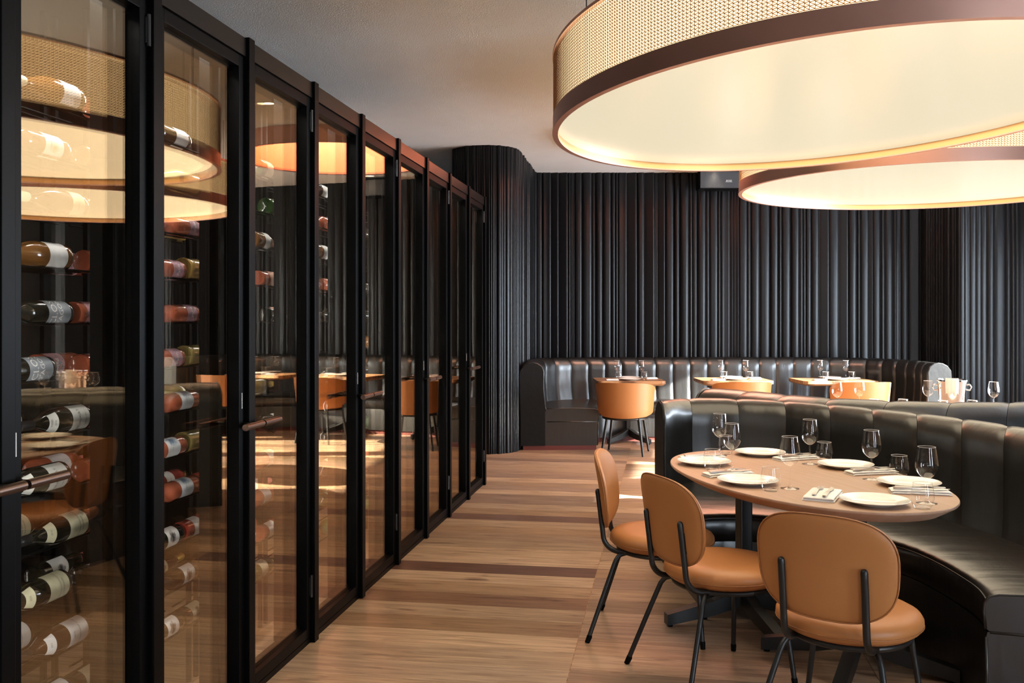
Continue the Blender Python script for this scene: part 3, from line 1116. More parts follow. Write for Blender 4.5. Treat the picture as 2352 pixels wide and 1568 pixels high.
B3 = [(0, 'green', 'B', 4.05, FX), (1, 'green', 'B', 4.15, FX), (2, 'ambers', 'B', 3.99, FX), (3, 'rosep', 'B', 4.06, FX), (4, 'darkp', 'B', 4.15, FX),
      (6, 'gold', 'B', 3.93, FX), (6, 'darkw', 'B', 4.20, BX), (7, 'darkw', 'A', 4.31, FX), (8, 'rosew', 'A', 4.25, FX), (9, 'rosew', 'A', 4.19, FX), (9, 'rosew', 'B', 4.22, BX),
      (10, 'rosew', 'B', 4.07, FX), (10, 'rosew', 'A', 4.30, BX), (11, 'green', 'B', 3.99, FX)]
for row, kind, mode, yb, x in B3:
    bottle(kind, 2, row, mode, yb, x)
B4 = [(0, 'darkw', 'A', 4.93, FX), (1, 'rosew', 'A', 5.05, FX), (2, 'bigwhite', 'A', 4.93, FX), (3, 'rosew', 'A', 5.08, FX), (4, 'darkc', 'A', 5.10, FX), (6, 'darkc', 'A', 5.08, FX),
      (7, 'darkw', 'B', 4.99, FX), (8, 'darkw', 'B', 4.95, FX), (9, 'darkc', 'B', 4.9, FX), (10, 'green', 'B', 4.9, FX), (11, 'green', 'A', 5.1, FX)]
for row, kind, mode, yb, x in B4:
    bottle(kind, 3, row, mode, yb, x)
kinds = ['darkw', 'rosew', 'darkc', 'darkw', 'pale', 'bigwhite', 'darkc', 'darkw', 'green', 'darkc', 'darkw', 'green']
for bay, yb in ((4, 5.80), (5, 6.58), (6, 7.33)):
    for row in range(1, 12):
        if (row * 3 + bay) % 5 == 0:
            continue
        bottle(kinds[(row * 5 + bay) % 12], bay, row, 'A', yb, FX)

# ------------------------------------------------------------------ channel-tufted booths
def booth(name, label, inner, outer, channels, hb=.97, hs=.46, plinth=False, seatmat='leather_seat', puff=.011, group=None, thick=.14, arms=False):
    """inner = front edge of the seat, outer = crest of the back; both run along the booth"""
    I = spline([(x, y, 0) for x, y in inner], 12)
    O = spline([(x, y, 0) for x, y in outer], 12)
    cum = [0]
    for a, b in zip(O, O[1:]):
        cum.append(cum[-1] + (b - a).length)
    tot = cum[-1]

    def at(s):
        s = min(max(s, 0), tot)
        for i in range(len(O) - 1):
            if s <= cum[i + 1] + 1e-9:
                t = (s - cum[i]) / max(1e-9, cum[i + 1] - cum[i])
                return O[i].lerp(O[i + 1], t), I[i].lerp(I[i + 1], t)
        return O[-1], I[-1]
    mid = at(tot / 2)
    root = empty(name, (mid[0].x, mid[0].y, 0))
    tag(root, label, 'banquette', group)
    org = Vector((mid[0].x, mid[0].y, 0))

    def P(s, w, z):
        o, i = at(s)
        d = (i - o)
        L = d.length
        d = d / L
        q = o + d * w - org
        return (q.x, q.y, z)
    # cross-section of the back from its outer foot over the crest to the seat
    T = thick
    prof = [(-T, .03), (-T, .30), (-T - .005, .60), (-T - .01, hb - .16), (-T - .005, hb - .09), (-T * .72, hb - .035), (-T * .35, hb - .008), (0, hb), (T * .35, hb - .010), (T * .70, hb - .042),
            (T * .88, hb - .10), (T * .86, hb - .17), (T * .84, hb - .28), (T * .90, hb - .38), (T, hs + .03), (T + .01, hs - .02)]
    ns = 9
    for c in range(channels):
        s0, s1 = tot * c / channels, tot * (c + 1) / channels
        rows = []
        for k in range(ns + 1):
            u = k / ns
            s = s0 + (s1 - s0) * (.004 + .992 * u)
            bul = puff * ((1 - abs(2 * u - 1) ** 6) - 1)
            row = []
            for j, (w, z) in enumerate(prof):
                ja, jb = max(j - 1, 0), min(j + 1, len(prof) - 1)
                tx, tz = prof[jb][0] - prof[ja][0], prof[jb][1] - prof[ja][1]
                l_ = math.hypot(tx, tz)
                nx, nz = -tz / l_, tx / l_              # outward normal of the profile
                f = 1 if j > 8 else (.75 if j > 4 else .35)
                row.append(P(s, w + nx * bul * f, z + nz * bul * f))
            rows.append(row)
        MB().grid(rows).build('back_channel', M['leather'], root, True, 60)
    # piped roll closing each end of the back
    for s_, dd in ((0, -1), (tot, 1)):
        pts = []
        for w, z in prof:
            q = Vector(P(s_, w * .985, z - .004))
            pts.append(q)
        MB().tube(pts, .007, 6).build('end_piping', M['leather'], root, True)
        # flat leather panel closing the end of the back down to the floor
        zf = .05 if plinth else .0
        poly = [(-T, zf)] + prof[1:-1] + [(T, zf)]
        bm = bmesh.new()
        vs = [bm.verts.new(P(s_, w * .985, z - (.004 if z > .1 else 0))) for w, z in poly]
        for i_ in range(len(vs)):
            bm.edges.new((vs[i_], vs[(i_ + 1) % len(vs)]))
        bmesh.ops.triangle_fill(bm, edges=bm.edges[:], use_beauty=True)
        o_, i2 = at(s_)
        nd = (i2 - o_).normalized()
        nd = Vector((nd.y, -nd.x, 0)) * (.012)
        a_, _b = at(tot * .02 if s_ == 0 else tot * .98)
        if nd.dot(o_ - a_) < 0:
            nd = -nd
        ext = bmesh.ops.extrude_face_region(bm, geom=bm.faces[:])
        for v_ in [g for g in ext['geom'] if isinstance(g, bmesh.types.BMVert)]:
            v_.co += nd
        bmesh.ops.recalc_face_normals(bm, faces=bm.faces[:])
        pm = bpy.data.meshes.new('end_panel')
        bm.to_mesh(pm)
        bm.free()
        pm.materials.append(M['leather_end'])
        link(bpy.data.objects.new('end_panel', pm), root)
    zb0 = .05 if plinth else .0
    # seat cushion
    n = max(24, channels * 6)
    rows = []
    for k in range(n + 1):
        s = tot * k / n
        o, i = at(s)
        L = (i - o).length
        w0 = T * .8
        pr = [(w0, hs - .15), (w0, hs - .01), (w0 + .08, hs + .004), (w0 + (L - w0) * .4, hs + .012), (w0 + (L - w0) * .75, hs + .008), (L - .05, hs), (L - .018, hs - .010), (L - .002, hs - .035), (L, hs - .07), (L - .004, hs - .125), (L - .02, hs - .14)]
        rows.append([P(s, w, z) for w, z in pr])
    MB().grid(rows, cap0=True, cap1=True).build('seat_cushion', M[seatmat], root, True, 50)
    for s_ in (0, tot):
        L = (at(s_)[1] - at(s_)[0]).length
        for path in ([(T + .02, hs + .002), (T + .10, hs + .004), (T + (L - T) * .5, hs + .010), (L - .05, hs), (L - .018, hs - .010), (L - .002, hs - .035), (L, hs - .07), (L - .006, hs - .13)],
                     [(T + .02, hs - .142), (L - .02, hs - .142)], [(L - .008, hs - .16), (L - .012, zb0 + .01)]):
            MB().tube([P(s_, w, z) for w, z in path], .0055, 6).build('seat_end_piping', M['leather'], root, True)
    # piping along the front edge of the seat
    MB().tube([P(tot * k / n, (at(tot * k / n)[1] - at(tot * k / n)[0]).length - .006, hs - .019) for k in range(n + 1)], .0035, 5).build('seat_piping', M['leather'], root, True)
    # base below the cushion
    zb = .05 if plinth else .0
    rows = []
    for k in range(n + 1):
        s = tot * k / n
        o, i = at(s)
        L = (i - o).length
        rows.append([P(s, w, z) for w, z in ((-T + .01, zb), (-T + .01, hs - .14), (L - .012, hs - .141), (L - .006, hs - .17), (L - .012, zb))])
    MB().grid(rows, wrap=True, cap0=True, cap1=True).build('seat_base', M['leather'], root, True, 40)
    if plinth:
        rows = []
        for k in range(n + 1):
            s = tot * k / n
            o, i = at(s)
            L = (i - o).length
            rows.append([P(s, w, z) for w, z in ((-T + .03, 0), (-T + .03, .05), (L - .03, .05), (L - .03, 0))])
        MB().grid(rows, wrap=True, cap0=True, cap1=True).build('plinth', M['plinth'], root)
    return root


booth('curved_booth', 'black leather curved booth wrapped around the near oval table',
      [(.165, 4.93), (.33, 4.985), (.50, 4.975), (.70, 4.87), (.88, 4.70), (1.0, 4.54), (1.085, 4.39), (1.14, 4.19), (1.17, 3.98), (1.178, 3.84), (1.163, 3.71)],
      [(-.03, 5.86), (.12, 6.09), (.35, 6.13), (.63, 6.05), (.87, 5.88), (1.08, 5.67), (1.27, 5.43), (1.44, 5.18), (1.60, 4.85), (1.74, 4.35), (1.80, 3.62)],
      12, group='curved leather booths')
booth('curved_booth', 'black leather booth seen from behind, second from the camera',
      [(.75, 7.55), (.98, 7.25), (1.12, 7.05), (1.3, 6.92), (1.5, 6.85), (1.75, 6.83), (2.0, 6.86), (2.3, 6.95), (2.6, 7.1), (2.8, 7.35), (2.9, 7.65)],
      [(.30, 7.02), (.50, 6.87), (.67, 6.67), (.86, 6.45), (1.07, 6.25), (1.29, 6.16), (1.53, 6.09), (1.85, 6.10), (2.25, 6.2), (2.75, 6.45), (3.2, 6.95)],
      10, group='curved leather booths')


def far(l):
    return [W(X, Z) for X, Z in l]


booth('wall_banquette', 'long black leather banquette along the ribbed back wall',
      far([(.98, 10.55), (.98, 10.8), (1.0, 11.0), (1.08, 11.2), (1.3, 11.28), (1.7, 11.3), (2.3, 11.32), (3.0, 11.32), (3.5, 11.28), (3.85, 11.1), (4.05, 10.85), (4.12, 10.6), (4.12, 10.4)]),
      far([(.235, 10.52), (.23, 10.85), (.25, 11.25), (.36, 11.70), (.75, 11.92), (1.52, 11.97), (2.3, 12.0), (3.2, 12.0), (3.9, 11.98), (4.38, 11.8), (4.66, 11.45), (4.76, 11.0), (4.76, 10.45)]),
      30, hb=.985, plinth=True, seatmat='leather', puff=.016)

# ------------------------------------------------------------------ tables
def ped_base(root, x, y, h, rot, r, col=.031, foot=.055):
    MB().box(x - col, x + col, y - col, y + col, .12, h, .006).build('pedestal_column', M['frame'], root)
    for k in range(4):
        a = rot + k * PI / 2
        d = Vector((math.cos(a), math.sin(a), 0))
        n = Vector((-d.y, d.x, 0))
        b = MB()
        rows = []
        for t, zt, zb_ in ((.0, .17, .0 + .10), (.12, .155, .075), (.4, .115, .045), (1, .062, .010)):
            c = Vector((x, y, 0)) + d * (r * t)
            hw = .026
            rows.append([c + n * hw + Vector((0, 0, zt)), c - n * hw + Vector((0, 0, zt)), c - n * hw + Vector((0, 0, zb_)), c + n * hw + Vector((0, 0, zb_))])
        b.grid(rows, wrap=True, cap0=True, cap1=True)
        f = b.build('foot', M['frame'], root)
        c = Vector((x, y, 0)) + d * (r * .95)
        MB().lathe([(.014, 0), (.014, .012)], 10, True, Matrix.Translation(c)).build('glide', M['black'], f)


TC = Vector((.611, 4.57, 0))
TA = math.radians(-65.8)
tbl = empty('oval_dining_table', TC, TA)
tag(tbl, 'oval wooden dining table laid for six in front of the near booth', 'table')
Nn = 96


def ov(a, b, z):
    return [(a * abs(math.cos(t)) ** .94 * (1 if math.cos(t) >= 0 else -1), b * abs(math.sin(t)) ** .94 * (1 if math.sin(t) >= 0 else -1), z) for t in (2 * PI * i / Nn for i in range(Nn))]


MB().grid([ov(.80, .434, .690), ov(.862, .496, .726), ov(.866, .50, .731), ov(.866, .50, .737), ov(.864, .498, .74), ov(.78, .45, .74), ov(.02, .02, .74)], wrap=True, cap0=True, cap1=True).build('tabletop', M['table'], tbl, True, 25)
inv = Matrix.Rotation(-TA, 3, 'Z')
for (px, py), rot in (((.375, 4.70), 20), ((.80, 4.17), 70)):
    q = inv @ (Vector((px, py, 0)) - TC)
    ped_base(tbl, q.x, q.y, .69, math.radians(rot) - TA, .40)


def rect_table(X, Z, w, d, label):
    x, y = W(X, Z)
    t = empty('bistro_table', (x, y, 0), TH)
    tag(t, label, 'table', 'small tables along the banquette')
    pts = []
    rr_ = .06
    for cx, cy, a0 in ((w / 2 - rr_, d / 2 - rr_, 0), (-w / 2 + rr_, d / 2 - rr_, 90), (-w / 2 + rr_, -d / 2 + rr_, 180), (w / 2 - rr_, -d / 2 + rr_, 270)):
        for k in range(7):
            a = math.radians(a0 + k * 15)
            pts.append((cx + rr_ * math.cos(a), cy + rr_ * math.sin(a)))
    rows = [[(p[0] * s, p[1] * s, z) for p in pts] for s, z in ((.93, .695), (1, .715), (1, .747), (.996, .75))]
    MB().grid(rows, wrap=True, cap0=True, cap1=True).build('tabletop', M['table_far'], t)
    ped_base(t, 0, 0, .70, math.radians(40), .34, .028)
    return t


TABS = [(1.395, 11.22), (2.65, 11.25), (3.88, 11.25)]
rect_table(1.395, 11.22, .80, .66, 'small wooden table by the round ribbed column end of the banquette')
rect_table(2.65, 11.25, .83, .66, 'small wooden table at the middle of the wall banquette')
rect_table(3.84, 11.22, .88, .66, 'small wooden table at the window end of the wall banquette')

# oval table inside the second booth
t2 = empty('oval_dining_table', (1.95, 8.05, 0), math.radians(20))
tag(t2, 'oval wooden table mostly hidden behind the second booth back', 'table')
MB().grid([ov(.80, .434, .690), ov(.862, .496, .726), ov(.866, .50, .737), ov(.864, .498, .74), ov(.02, .02, .74)], wrap=True, cap0=True, cap1=True).build('tabletop', M['table'], t2, True, 25)
for px in (-.3, .3):
    ped_base(t2, px, 0, .69, .5, .40)


# ------------------------------------------------------------------ near chairs
def superell(a, b, n, e=2.9):
    out = []
    for i in range(n):
        t = 2 * PI * i / n
        c, s = math.cos(t), math.sin(t)
        ee = e if s > 0 else 3.0
        out.append((a * math.copysign(abs(c) ** (2 / ee), c), b * math.copysign(abs(s) ** (2 / ee), s)))
    return out


def pad_back(a, b, zc, y_of, T, n=56, taper=.0):
    """padded oval back: y_of(x, z) gives its middle surface; T = half thickness"""
    out = superell(a, b, n)
    rings = [1.0, .985, .95, .88, .75, .55, .3, .02]
    rows = []
    def th(s):
        return T * (1 - s ** 10) ** .5 if s < 1 else 0
    for s in reversed(rings):                  # back side, centre outward
        rows.append([(x * s * (1 - taper * (z * s) / b), y_of(x * s, z * s) - th(s), zc + z * s) for x, z in out])
    for s in rings[1:]:
        rows.append([(x * s * (1 - taper * (z * s) / b), y_of(x * s, z * s) + th(s), zc + z * s) for x, z in out])
    return MB().grid(rows, wrap=True, cap0=True, cap1=True), out


def near_chair(x, y, fx, fy, label):
    rz = math.atan2(fy, fx) - PI / 2
    root = empty('dining_chair', (x, y, 0), rz)
    tag(root, label, 'chair', 'camel chairs at the oval table')
    # round padded seat
    prof = [(.001, .398), (.17, .398), (.215, .404), (.237, .420), (.246, .438), (.245, .452), (.236, .466), (.215, .477), (.17, .483), (.09, .479), (.001, .476)]
    MB().lathe(prof, 44).build('seat', M['camel'], root, True, 60)
    MB().tube([(.2445 * math.cos(2 * PI * i / 48), .2445 * math.sin(2 * PI * i / 48), .432) for i in range(49)], .0028, 5, False).build('seat_seam', M['piping'], root, True)
    # rim under the seat
    MB().tube([(.205 * math.cos(2 * PI * i / 40), .205 * math.sin(2 * PI * i / 40), .392) for i in range(41)], .0105, 8, False).build('seat_ring', M['frame'], root, True)
    for sx in (-1, 1):
        # rear leg, sweeping back
        pts = spline([(sx * .10, -.10, .388), (sx * .135, -.165, .388), (sx * .158, -.195, .370), (sx * .178, -.222, .30), (sx * .245, -.318, .012)], 6)
        lg = MB().tube(pts, .0105, 10).build('leg', M['frame'], root, True, 50)
        MB().tube([(sx * .2395, -.310, .034), (sx * .2405, -.3115, .028), (sx * .248, -.322, .0)], [.0112, .0128, .0112], 10).build('foot_cap', M['black'], lg, True, 50)
        pts = spline([(sx * .10, .12, .388), (sx * .14, .15, .388), (sx * .165, .165, .365), (sx * .175, .172, .30), (sx * .215, .195, .012)], 6)
        lg = MB().tube(pts, .0105, 10).build('leg', M['frame'], root, True, 50)
        MB().tube([(sx * .2115, .1935, .034), (sx * .2122, .194, .028), (sx * .216, .196, .0)], [.0112, .0128, .0112], 10).build('foot_cap', M['black'], lg, True, 50)
        # back support rod from under the seat up the outside of the back
        pts = spline([(sx * .135, .0, .392), (sx * .135, -.14, .392), (sx * .135, -.215, .402), (sx * .135, -.255, .440), (sx * .135, -.266, .50), (sx * .135, -.276, .58), (sx * .135, -.288, .672)], 6)
        pts += [Vector((sx * .135, -.2887, .679)), Vector((sx * .135, -.2892, .683)), Vector((sx * .135, -.2894, .6845))]
        rod = MB().tube(pts, [.0122] * (len(pts) - 3) + [.0102, .0065, .002], 10).build('back_rod', M['frame'], root, True, 50)
        MB().box(sx * .135 - .01, sx * .135 + .01, -.279, -.262, .555, .64, .003).build('bracket', M['black'], rod)

    def yo(x_, z_):
        # z_ from the middle of the back; curls forward at the sides, leans back at the top
        return -.258 - .115 * (z_ + .17) - .16 * max(0, z_ - .02) ** 1.5 + .75 * x_ * x_
    b, out = pad_back(.232, .178, .668, yo, .0165, taper=-.04)
    b.build('backrest', M['camel'], root, True, 60)
    ring = [(x_ * .992 * (1 + .04 * z_ * .992 / .178), yo(x_ * .992, z_ * .992) - .007, .668 + z_ * .992) for x_, z_ in out]
    MB().tube(ring + ring[:1], .0028, 5, False).build('back_seam', M['piping'], root, True)
    return root


near_chair(-.02, 4.50, .998, -.06, 'camel leather chair turned sideways, farthest of the three at the oval table')
near_chair(.235, 3.99, .86, .50, 'camel leather chair between the other two at the oval table')
near_chair(.63, 3.43, .45, .89, 'camel leather chair with its back to the viewer, nearest at the oval table')


# ------------------------------------------------------------------ far tub chairs
def tub_chair(X, Z, turn, label):
    x, y = W(X, Z)
    root = empty('tub_chair', (x, y, 0), TH + turn)
    tag(root, label, 'chair', 'camel tub chairs at the small tables')
    n, mrows = 40, 9
    AM = math.radians(118)
    rows = []
    R, T = .275, .012

    def top(u):
        return .79 - .15 * abs(u) ** 3.2
    def bot(u):
        return .405 + .10 * abs(u) ** 2.4
    loop = []
    for i in range(n + 1):
        u = i / n * 2 - 1
        a = -PI / 2 + u * AM
        zt, zb_ = top(u), bot(u)
        edge = min(1, (1 - abs(u)) / .10)
        mid, hh = (zt + zb_) / 2, (zt - zb_) / 2 * math.sqrt(max(.0, 1 - (1 - edge) ** 2))
        hh = max(hh, .02)
        row = []
        for j in range(mrows):
            v = j / (mrows - 1) * 2 - 1
            z = mid + hh * v
            rad = R + .035 * (z - .405) / .385 - .10 * max(0, (.47 - z) / .065) ** 2 * .25 + T
            row.append((rad * math.cos(a) * 1.03, rad * math.sin(a), z))
        for j in range(mrows - 1, -1, -1):
            v = j / (mrows - 1) * 2 - 1
            z = mid + hh * v
            rad = R + .035 * (z - .405) / .385 - .10 * max(0, (.47 - z) / .065) ** 2 * .25 - T
            row.append((rad * math.cos(a) * 1.03, rad * math.sin(a), z))
        rows.append(row)
    MB().grid(rows, wrap=True, cap0=True, cap1=True).build('shell', M['camel'], root, True, 60)
    MB().lathe([(.001, .40), (.225, .40), (.245, .415), (.244, .445), (.215, .458), (.001, .46)], 32).build('seat', M['camel'], root, True, 60)
    MB().tube([(.242 * math.cos(2 * PI * i / 36), .242 * math.sin(2 * PI * i / 36), .396) for i in range(37)], .014, 6, False).build('seat_ring', M['frame'], root, True)
    for sx in (-1, 1):
        for sy in (-1, 1):
            MB().tube([(sx * .172, sy * .172, .40), (sx * .225, sy * .225, 0)], [.018, .012], 10).build('leg', M['frame'], root, True, 50)
    return root


tub_chair(1.245, 10.28, math.radians(-16), 'camel tub chair at the table nearest the ribbed column')
tub_chair(2.56, 10.45, math.radians(0), 'camel tub chair at the middle small table, half hidden by the booth')
tub_chair(3.88, 10.45, math.radians(4), 'camel tub chair at the small table by the window, half hidden by glasses')

# ------------------------------------------------------------------ tableware
def make_wineglass():
    r_ = empty('wine_glass')
    bowl = [(.004, .098), (.012, .100), (.026, .110), (.037, .125), (.0425, .142), (.0435, .155), (.0415, .175), (.037, .205), (.0335, .226)]
    MB().lathe(bowl, 28).build('bowl', M['wineglass'], r_, True)
    MB().tube([(.0335 * math.cos(2 * PI * i / 28), .0335 * math.sin(2 * PI * i / 28), .226) for i in range(29)], .0007, 5, False).build('rim', M['rim_glint'], r_, True)
    MB().lathe([(.0045, .099), (.0037, .09), (.0033, .06), (.0036, .03), (.0055, .014), (.012, .0065)], 14).build('stem', M['wineglass'], r_, True)
    MB().lathe([(.012, .0065), (.025, .003), (.0405, .0012), (.0405, .0), (.001, 0)], 28).build('foot', M['wineglass'], r_, True, 40)
    return r_


def make_tumbler():
    r_ = empty('tumbler')
    MB().lathe([(.030, .004), (.037, .013), (.0425, .030), (.0438, .045), (.042, .065), (.0385, .085), (.0355, .1)], 28).build('bowl', M['tumbler'], r_, True)
    MB().lathe([(.001, .0), (.028, .0), (.0305, .0035), (.026, .008), (.001, .0075)], 24).build('base', M['tumbler'], r_, True, 50)
    MB().tube([(.0355 * math.cos(2 * PI * i / 28), .0355 * math.sin(2 * PI * i / 28), .1) for i in range(29)], .0007, 5, False).build('rim', M['rim_glint'], r_, True)
    return r_


def make_plate():
    b = MB().lathe([(.001, .0), (.078, .0), (.082, .003), (.10, .0095), (.133, .0195), (.135, .021), (.1335, .0222), (.10, .0135), (.088, .0105), (.083, .0065), (.001, .0055)], 48)
    return b.build('dinner_plate', M['china'], None, True, 50)


def make_napkin(l, w):
    """folded linen: soft layers with a rounded fold along the near long side and loose edges at the back"""
    r_ = empty('napkin')
    n, h = 16, .0092
    for k in range(2):
        z = k * h
        rows = []
        for i in range(n + 1):
            t = 2 * i / n - 1
            x = l / 2 * t
            wob = .0011 * math.sin(i * 1.3 + 2 * k) + .0007 * math.sin(i * 3.1)
            tip = math.sqrt(max(0, 1 - abs(t) ** 12))
            ww = w / 2 - .004 * k
            hh = h * (.40 + .60 * tip)
            sec = [(-ww + .004, .0006), (-ww - .001, hh * .22), (-ww - .0025, hh * .5), (-ww - .001, hh * .80), (-ww + .006, hh * .98 + wob), (-ww * .4, hh * 1.04 + wob), (ww * .4, hh * 1.0 + wob),
                   (ww - .006, hh * .92 + wob), (ww + .001, hh * .72), (ww - .0015, hh * .50), (ww + .002, hh * .30), (ww - .003, .0006)]
            rows.append([(x, y, z + zz) for y, zz in sec])
        MB().grid(rows, wrap=True, cap0=True, cap1=True).build('fold', M['linen'], r_, True, 70)
    return r_


def make_fork():
    b = MB()
    b.grid([[(x, -w_, z - .001), (x, w_, z - .001), (x, w_, z + .0012), (x, -w_, z + .0012)] for x, w_, z in
            ((-.095, .006, .003), (-.088, .0085, .003), (-.05, .006, .003), (0, .0032, .005), (.035, .003, .008), (.05, .009, .006), (.062, .0115, .004))], wrap=True, cap0=True, cap1=True)
    h = b.build('fork', M['silver'], None, True, 40)
    for k in range(4):
        y = -.0095 + k * .0063
        MB().box(.062, .105, y - .0016, y + .0016, .0035, .0055).build('tine', M['silver'], h)
    return h


def make_knife():
    r_ = empty('knife')
    MB().grid([[(x, -w_, z - t), (x, w_, z - t), (x, w_, z + t), (x, -w_, z + t)] for x, w_, z, t in
               ((-.11, .006, .004, .003), (-.10, .008, .0045, .0035), (-.04, .0065, .0045, .0032), (.0, .005, .0045, .003))], wrap=True, cap0=True, cap1=True).build('grip', M['silver'], r_, True, 40)
    MB().grid([[(x, y0, .0035), (x, y1, .0035), (x, y1, .0052), (x, y0, .0045)] for x, y0, y1 in
               ((.0, -.005, .005), (.02, -.009, .007), (.07, -.010, .007), (.10, -.006, .007), (.115, .004, .0065))], wrap=True, cap0=True, cap1=True).build('blade', M['silver'], r_)
    return r_


_first = {}


def place(kind, maker, loc, rz, label, cat, group):
    if kind not in _first:
        o = maker()
        _first[kind] = o
    else:
        o = dup(_first[kind])
    o.location = loc
    o.rotation_euler = (0, 0, rz)
    tag(o, label, cat, group)
    return o


ZT = .74
GW, GT, GP, GN = 'wine glasses on the tables', 'tumblers on the tables', 'dinner plates on the tables', 'folded napkins on the tables'
PL = [(.19, 4.848, 'at the far left end of the oval table'), (.503, 5.229, 'at the back of the oval table, beside the booth'), (.361, 4.317, 'in front of the sideways chair'),
      (.88, 4.86, 'on the booth side, middle of the oval table'), (1.06, 4.375, 'behind the rolled napkin near the booth seat'), (.82, 3.923, 'nearest the viewer on the oval table')]
for x, y, w in PL:
    place('plate', make_plate, (x, y, ZT), random.uniform(0, 6), 'white dinner plate ' + w, 'plate', GP)
WG = [(.285, 5.17, 'at the far left of the oval table'), (.317, 4.694, 'standing in front of the far left one'), (.531, 4.215, 'by the empty tumbler at the front edge of the oval table'),
      (.721, 4.943, 'before the booth at the middle of the oval table'), (.932, 4.517, 'beside the napkin on the booth side of the oval table'), (1.03, 3.97, 'behind the nearest tumbler, right end of the oval table')]
for x, y, w in WG:
    place('wine', make_wineglass, (x, y, ZT), 0, 'empty stemmed wine glass ' + w, 'wine glass', GW)
TU = [(.222, 4.672, 'in front of the plate at the left end of the oval table'), (.322, 5.235, 'half hidden behind the two left wine glasses'), (.443, 4.148, 'overlapping the plate at the front edge of the oval table'),
      (.808, 5.046, 'at the back of the oval table beside a wine glass'), (1.075, 4.612, 'on the booth side behind a folded napkin'), (.985, 3.855, 'nearest the right end of the oval table')]
for x, y, w in TU:
    place('tumbler', make_tumbler, (x, y, ZT), 0, 'empty stemless tumbler ' + w, 'tumbler', GT)
NA = [((.065, 4.98), (.315, 5.08), 'at the far left end of the oval table'), ((.14, 4.447), (.438, 4.60), 'beside the plate of the sideways chair'), ((.555, 5.03), (.79, 5.16), 'behind the tall wine glass at the table back'),
      ((.585, 3.87), (.70, 4.22), 'at the front edge of the oval table'), ((.83, 4.63), (1.10, 4.735), 'on the booth side of the oval table'), ((.93, 4.20), (1.19, 4.185), 'rolled at the right end of the oval table')]
for i, (p, q, w) in enumerate(NA):
    c = ((p[0] + q[0]) / 2, (p[1] + q[1]) / 2)
    a = math.atan2(q[1] - p[1], q[0] - p[0])
    ln = .235 if i == 3 else .24
    wd = .125 if i == 3 else .085
    kd = 'napkin_wide' if i == 3 else 'napkin'
    place(kd, (lambda: make_napkin(.235, .125)) if i == 3 else (lambda: make_napkin(.24, .085)), (c[0], c[1], ZT), a, 'white folded linen napkin ' + w, 'napkin', GN)
    n = Vector((-math.sin(a), math.cos(a)))
    for kn, mkr, off in (('fork', make_fork, .022), ('knife', make_knife, -.022)):
        place(kn, mkr, (c[0] + n.x * off, c[1] + n.y * off, ZT + .0198), a, 'steel %s lying on the napkin %s' % (kn, w), kn, 'cutlery on the oval table')

ZF = .75
WH = ['table by the ribbed column', 'middle small table', 'small table by the window']
for ti, (X, Z) in enumerate([(1.395, 11.22), (2.65, 11.25), (3.84, 11.22)]):
    sets = [(-.13, -.12, -.13, .16), (.16, -.10, .17, .10)]
    for gi, (gx, gz, tx, tz) in enumerate([(-.13, .05, -.135, -.17), (.155, -.02, .165, -.18)]):
        w = 'rear-left' if gi == 0 else 'right-hand'
        x, y = W(X + gx, Z + gz)
        place('wine', make_wineglass, (x, y, ZF), 0, 'small far wine glass, %s one on the %s' % (w, WH[ti]), 'wine glass', GW)
        x, y = W(X + tx, Z + tz)
        place('tumbler', make_tumbler, (x, y, ZF), 0, 'small far tumbler, %s one on the %s' % (w, WH[ti]), 'tumbler', GT)
    for gi, (gx, gz, w) in enumerate([(.0, -.16, 'front'), (.02, .15, 'rear')]):
        x, y = W(X + gx, Z + gz)
        place('plate', make_plate, (x, y, ZF), 0, 'white plate, %s one on the %s' % (w, WH[ti]), 'plate', GP)
    for gi, (gx, gz, w) in enumerate([(-.215, -.20, 'left'), (.28, .08, 'right')]):
        x, y = W(X + gx, Z + gz)
        place('napkin_small', lambda: make_napkin(.15, .09), (x, y, ZF), TH + .3 * gi, 'white napkin, %s one on the %s' % (w, WH[ti]), 'napkin', GN)

# glasses and ice bucket showing over the second booth
for X, Z, w in ((2.64, 7.60, 'leftmost above the second booth back'), (2.86, 7.70, 'beside the leftmost one above the second booth'), (3.43, 7.72, 'left of the ice bucket'), (3.90, 7.58, 'rightmost above the second booth back')):
    x, y = W(X, Z)
    place('wine', make_wineglass, (x, y, ZT), 0, 'wine glass ' + w, 'wine glass', GW)
for X, Z, w in ((2.87, 7.42, 'low between two wine glasses over the second booth'), (3.10, 7.42, 'standing alone left of the ice bucket'), (3.36, 7.30, 'just left of the wine glass by the bucket'), (3.60, 7.32, 'right of the ice bucket')):
    x, y = W(X, Z)
    place('tumbler', make_tumbler, (x, y, ZT + (.0)), 0, 'tumbler ' + w, 'tumbler', GT)
x, y = W(3.60, 7.66)
bk = empty('ice_bucket', (x, y, ZT), .1)
bk.scale = (1.12, 1.12, 1.3)
tag(bk, 'shiny steel ice bucket with ring handles holding a white cloth', 'ice bucket')
MB().lathe([(.001, .004), (.07, .004), (.075, .0), (.078, .01), (.098, .17), (.104, .176), (.104, .184), (.098, .186), (.09, .17), (.074, .016), (.001, .014)], 36).build('body', M['chrome'], bk, True, 40)
MB().tube([(.079 * math.cos(2 * PI * i / 30), .079 * math.sin(2 * PI * i / 30), .018) for i in range(31)], .003, 6, False).build('foot_ring', M['chrome'], bk, True)
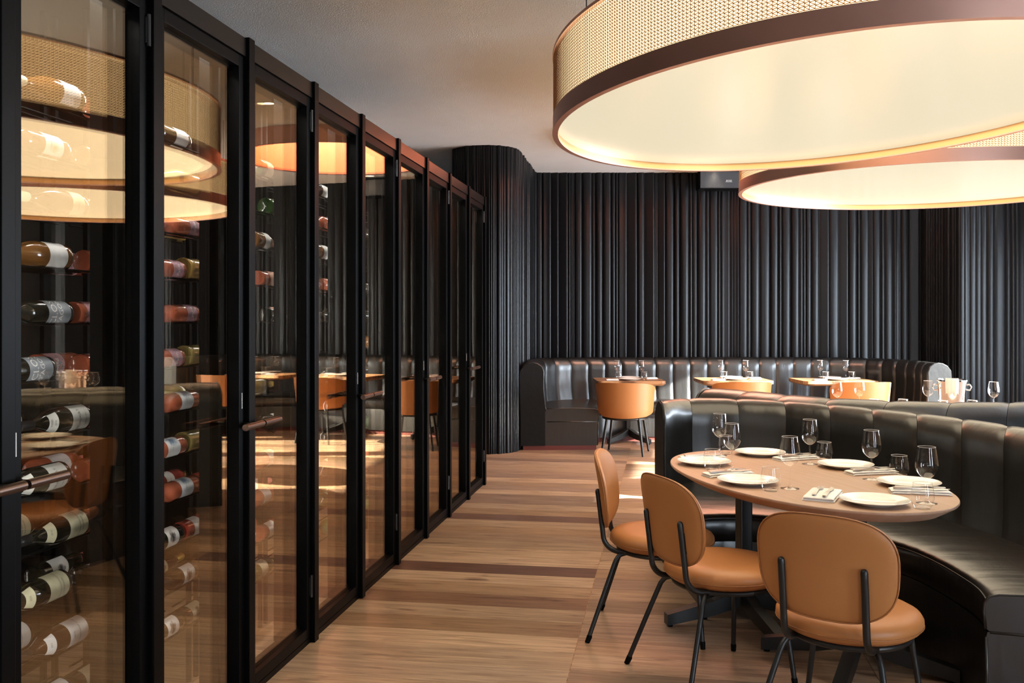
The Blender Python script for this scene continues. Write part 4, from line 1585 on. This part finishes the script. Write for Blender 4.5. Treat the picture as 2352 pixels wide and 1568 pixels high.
for s in (-1, 1):
    MB().tube([(s * .1, 0, .15), (s * .125, 0, .155), (s * .138, 0, .138), (s * .128, 0, .118), (s * .098, 0, .122)], .0045, 8).build('handle', M['chrome'], bk, True)
rows = []
for i in range(13):
    a = -.42 + .84 * i / 12
    wv = .004 * math.sin(i * 2.1)
    rows.append([((rad + wv) * math.sin(a), -(rad + wv) * math.cos(a), z) for rad, z in ((.06, .15), (.085, .195), (.104, .198), (.109, .188), (.107, .14), (.104, .095 + .01 * math.sin(i * 1.3)))])
cl = MB().grid(rows).build('service_cloth', M['linen'], None, True)
cl.location = (x, y, ZT)
cl.rotation_euler = (0, 0, -.27)
cl.scale = (1.12, 1.12, 1.3)
sm = cl.modifiers.new('thickness', 'SOLIDIFY')
sm.thickness = .003
tag(cl, 'white service cloth draped over the rim of the ice bucket', 'cloth')

# ------------------------------------------------------------------ loudspeaker
x, y = W(2.6, 11.83)
sp = empty('loudspeaker', (x, y, 3.1), TH)
tag(sp, 'black wall loudspeaker mounted high on the ribbed back wall', 'loudspeaker')
MB().box(-.256, .256, -.11, .11, 0, .23, .012).build('cabinet_box', M['black'], sp)
MB().box(-.244, .244, -.122, -.108, .012, .218, .004).build('grille', mat('speaker_grille', (.022, .022, .026), .6, bump=(900, .4, (1, 1, 1), 1)), sp)
MB().box(-.08, .08, .11, .2, .06, .17).build('wall_bracket', M['black'], sp)
cu = bpy.data.curves.new('logo', 'FONT')
cu.body = 'BOSE'
cu.size = .028
cu.shear = .3
cu.space_character = 1.15
cu.extrude = .001
cu.resolution_u = 3
tmp = bpy.data.objects.new('logo', cu)
COL.objects.link(tmp)
dg = bpy.context.evaluated_depsgraph_get()
me = bpy.data.meshes.new_from_object(tmp.evaluated_get(dg))
bpy.data.objects.remove(tmp)
me.materials.clear()
me.materials.append(M['silverprint'])
lg = link(bpy.data.objects.new('logo', me), sp)
lg.location = (.075, -.1235, .092)
lg.rotation_euler = (PI / 2, 0, 0)
MB().box(.07, .155, -.1235, -.1222, .086, .0885).build('logo_underline', M['silverprint'], sp)
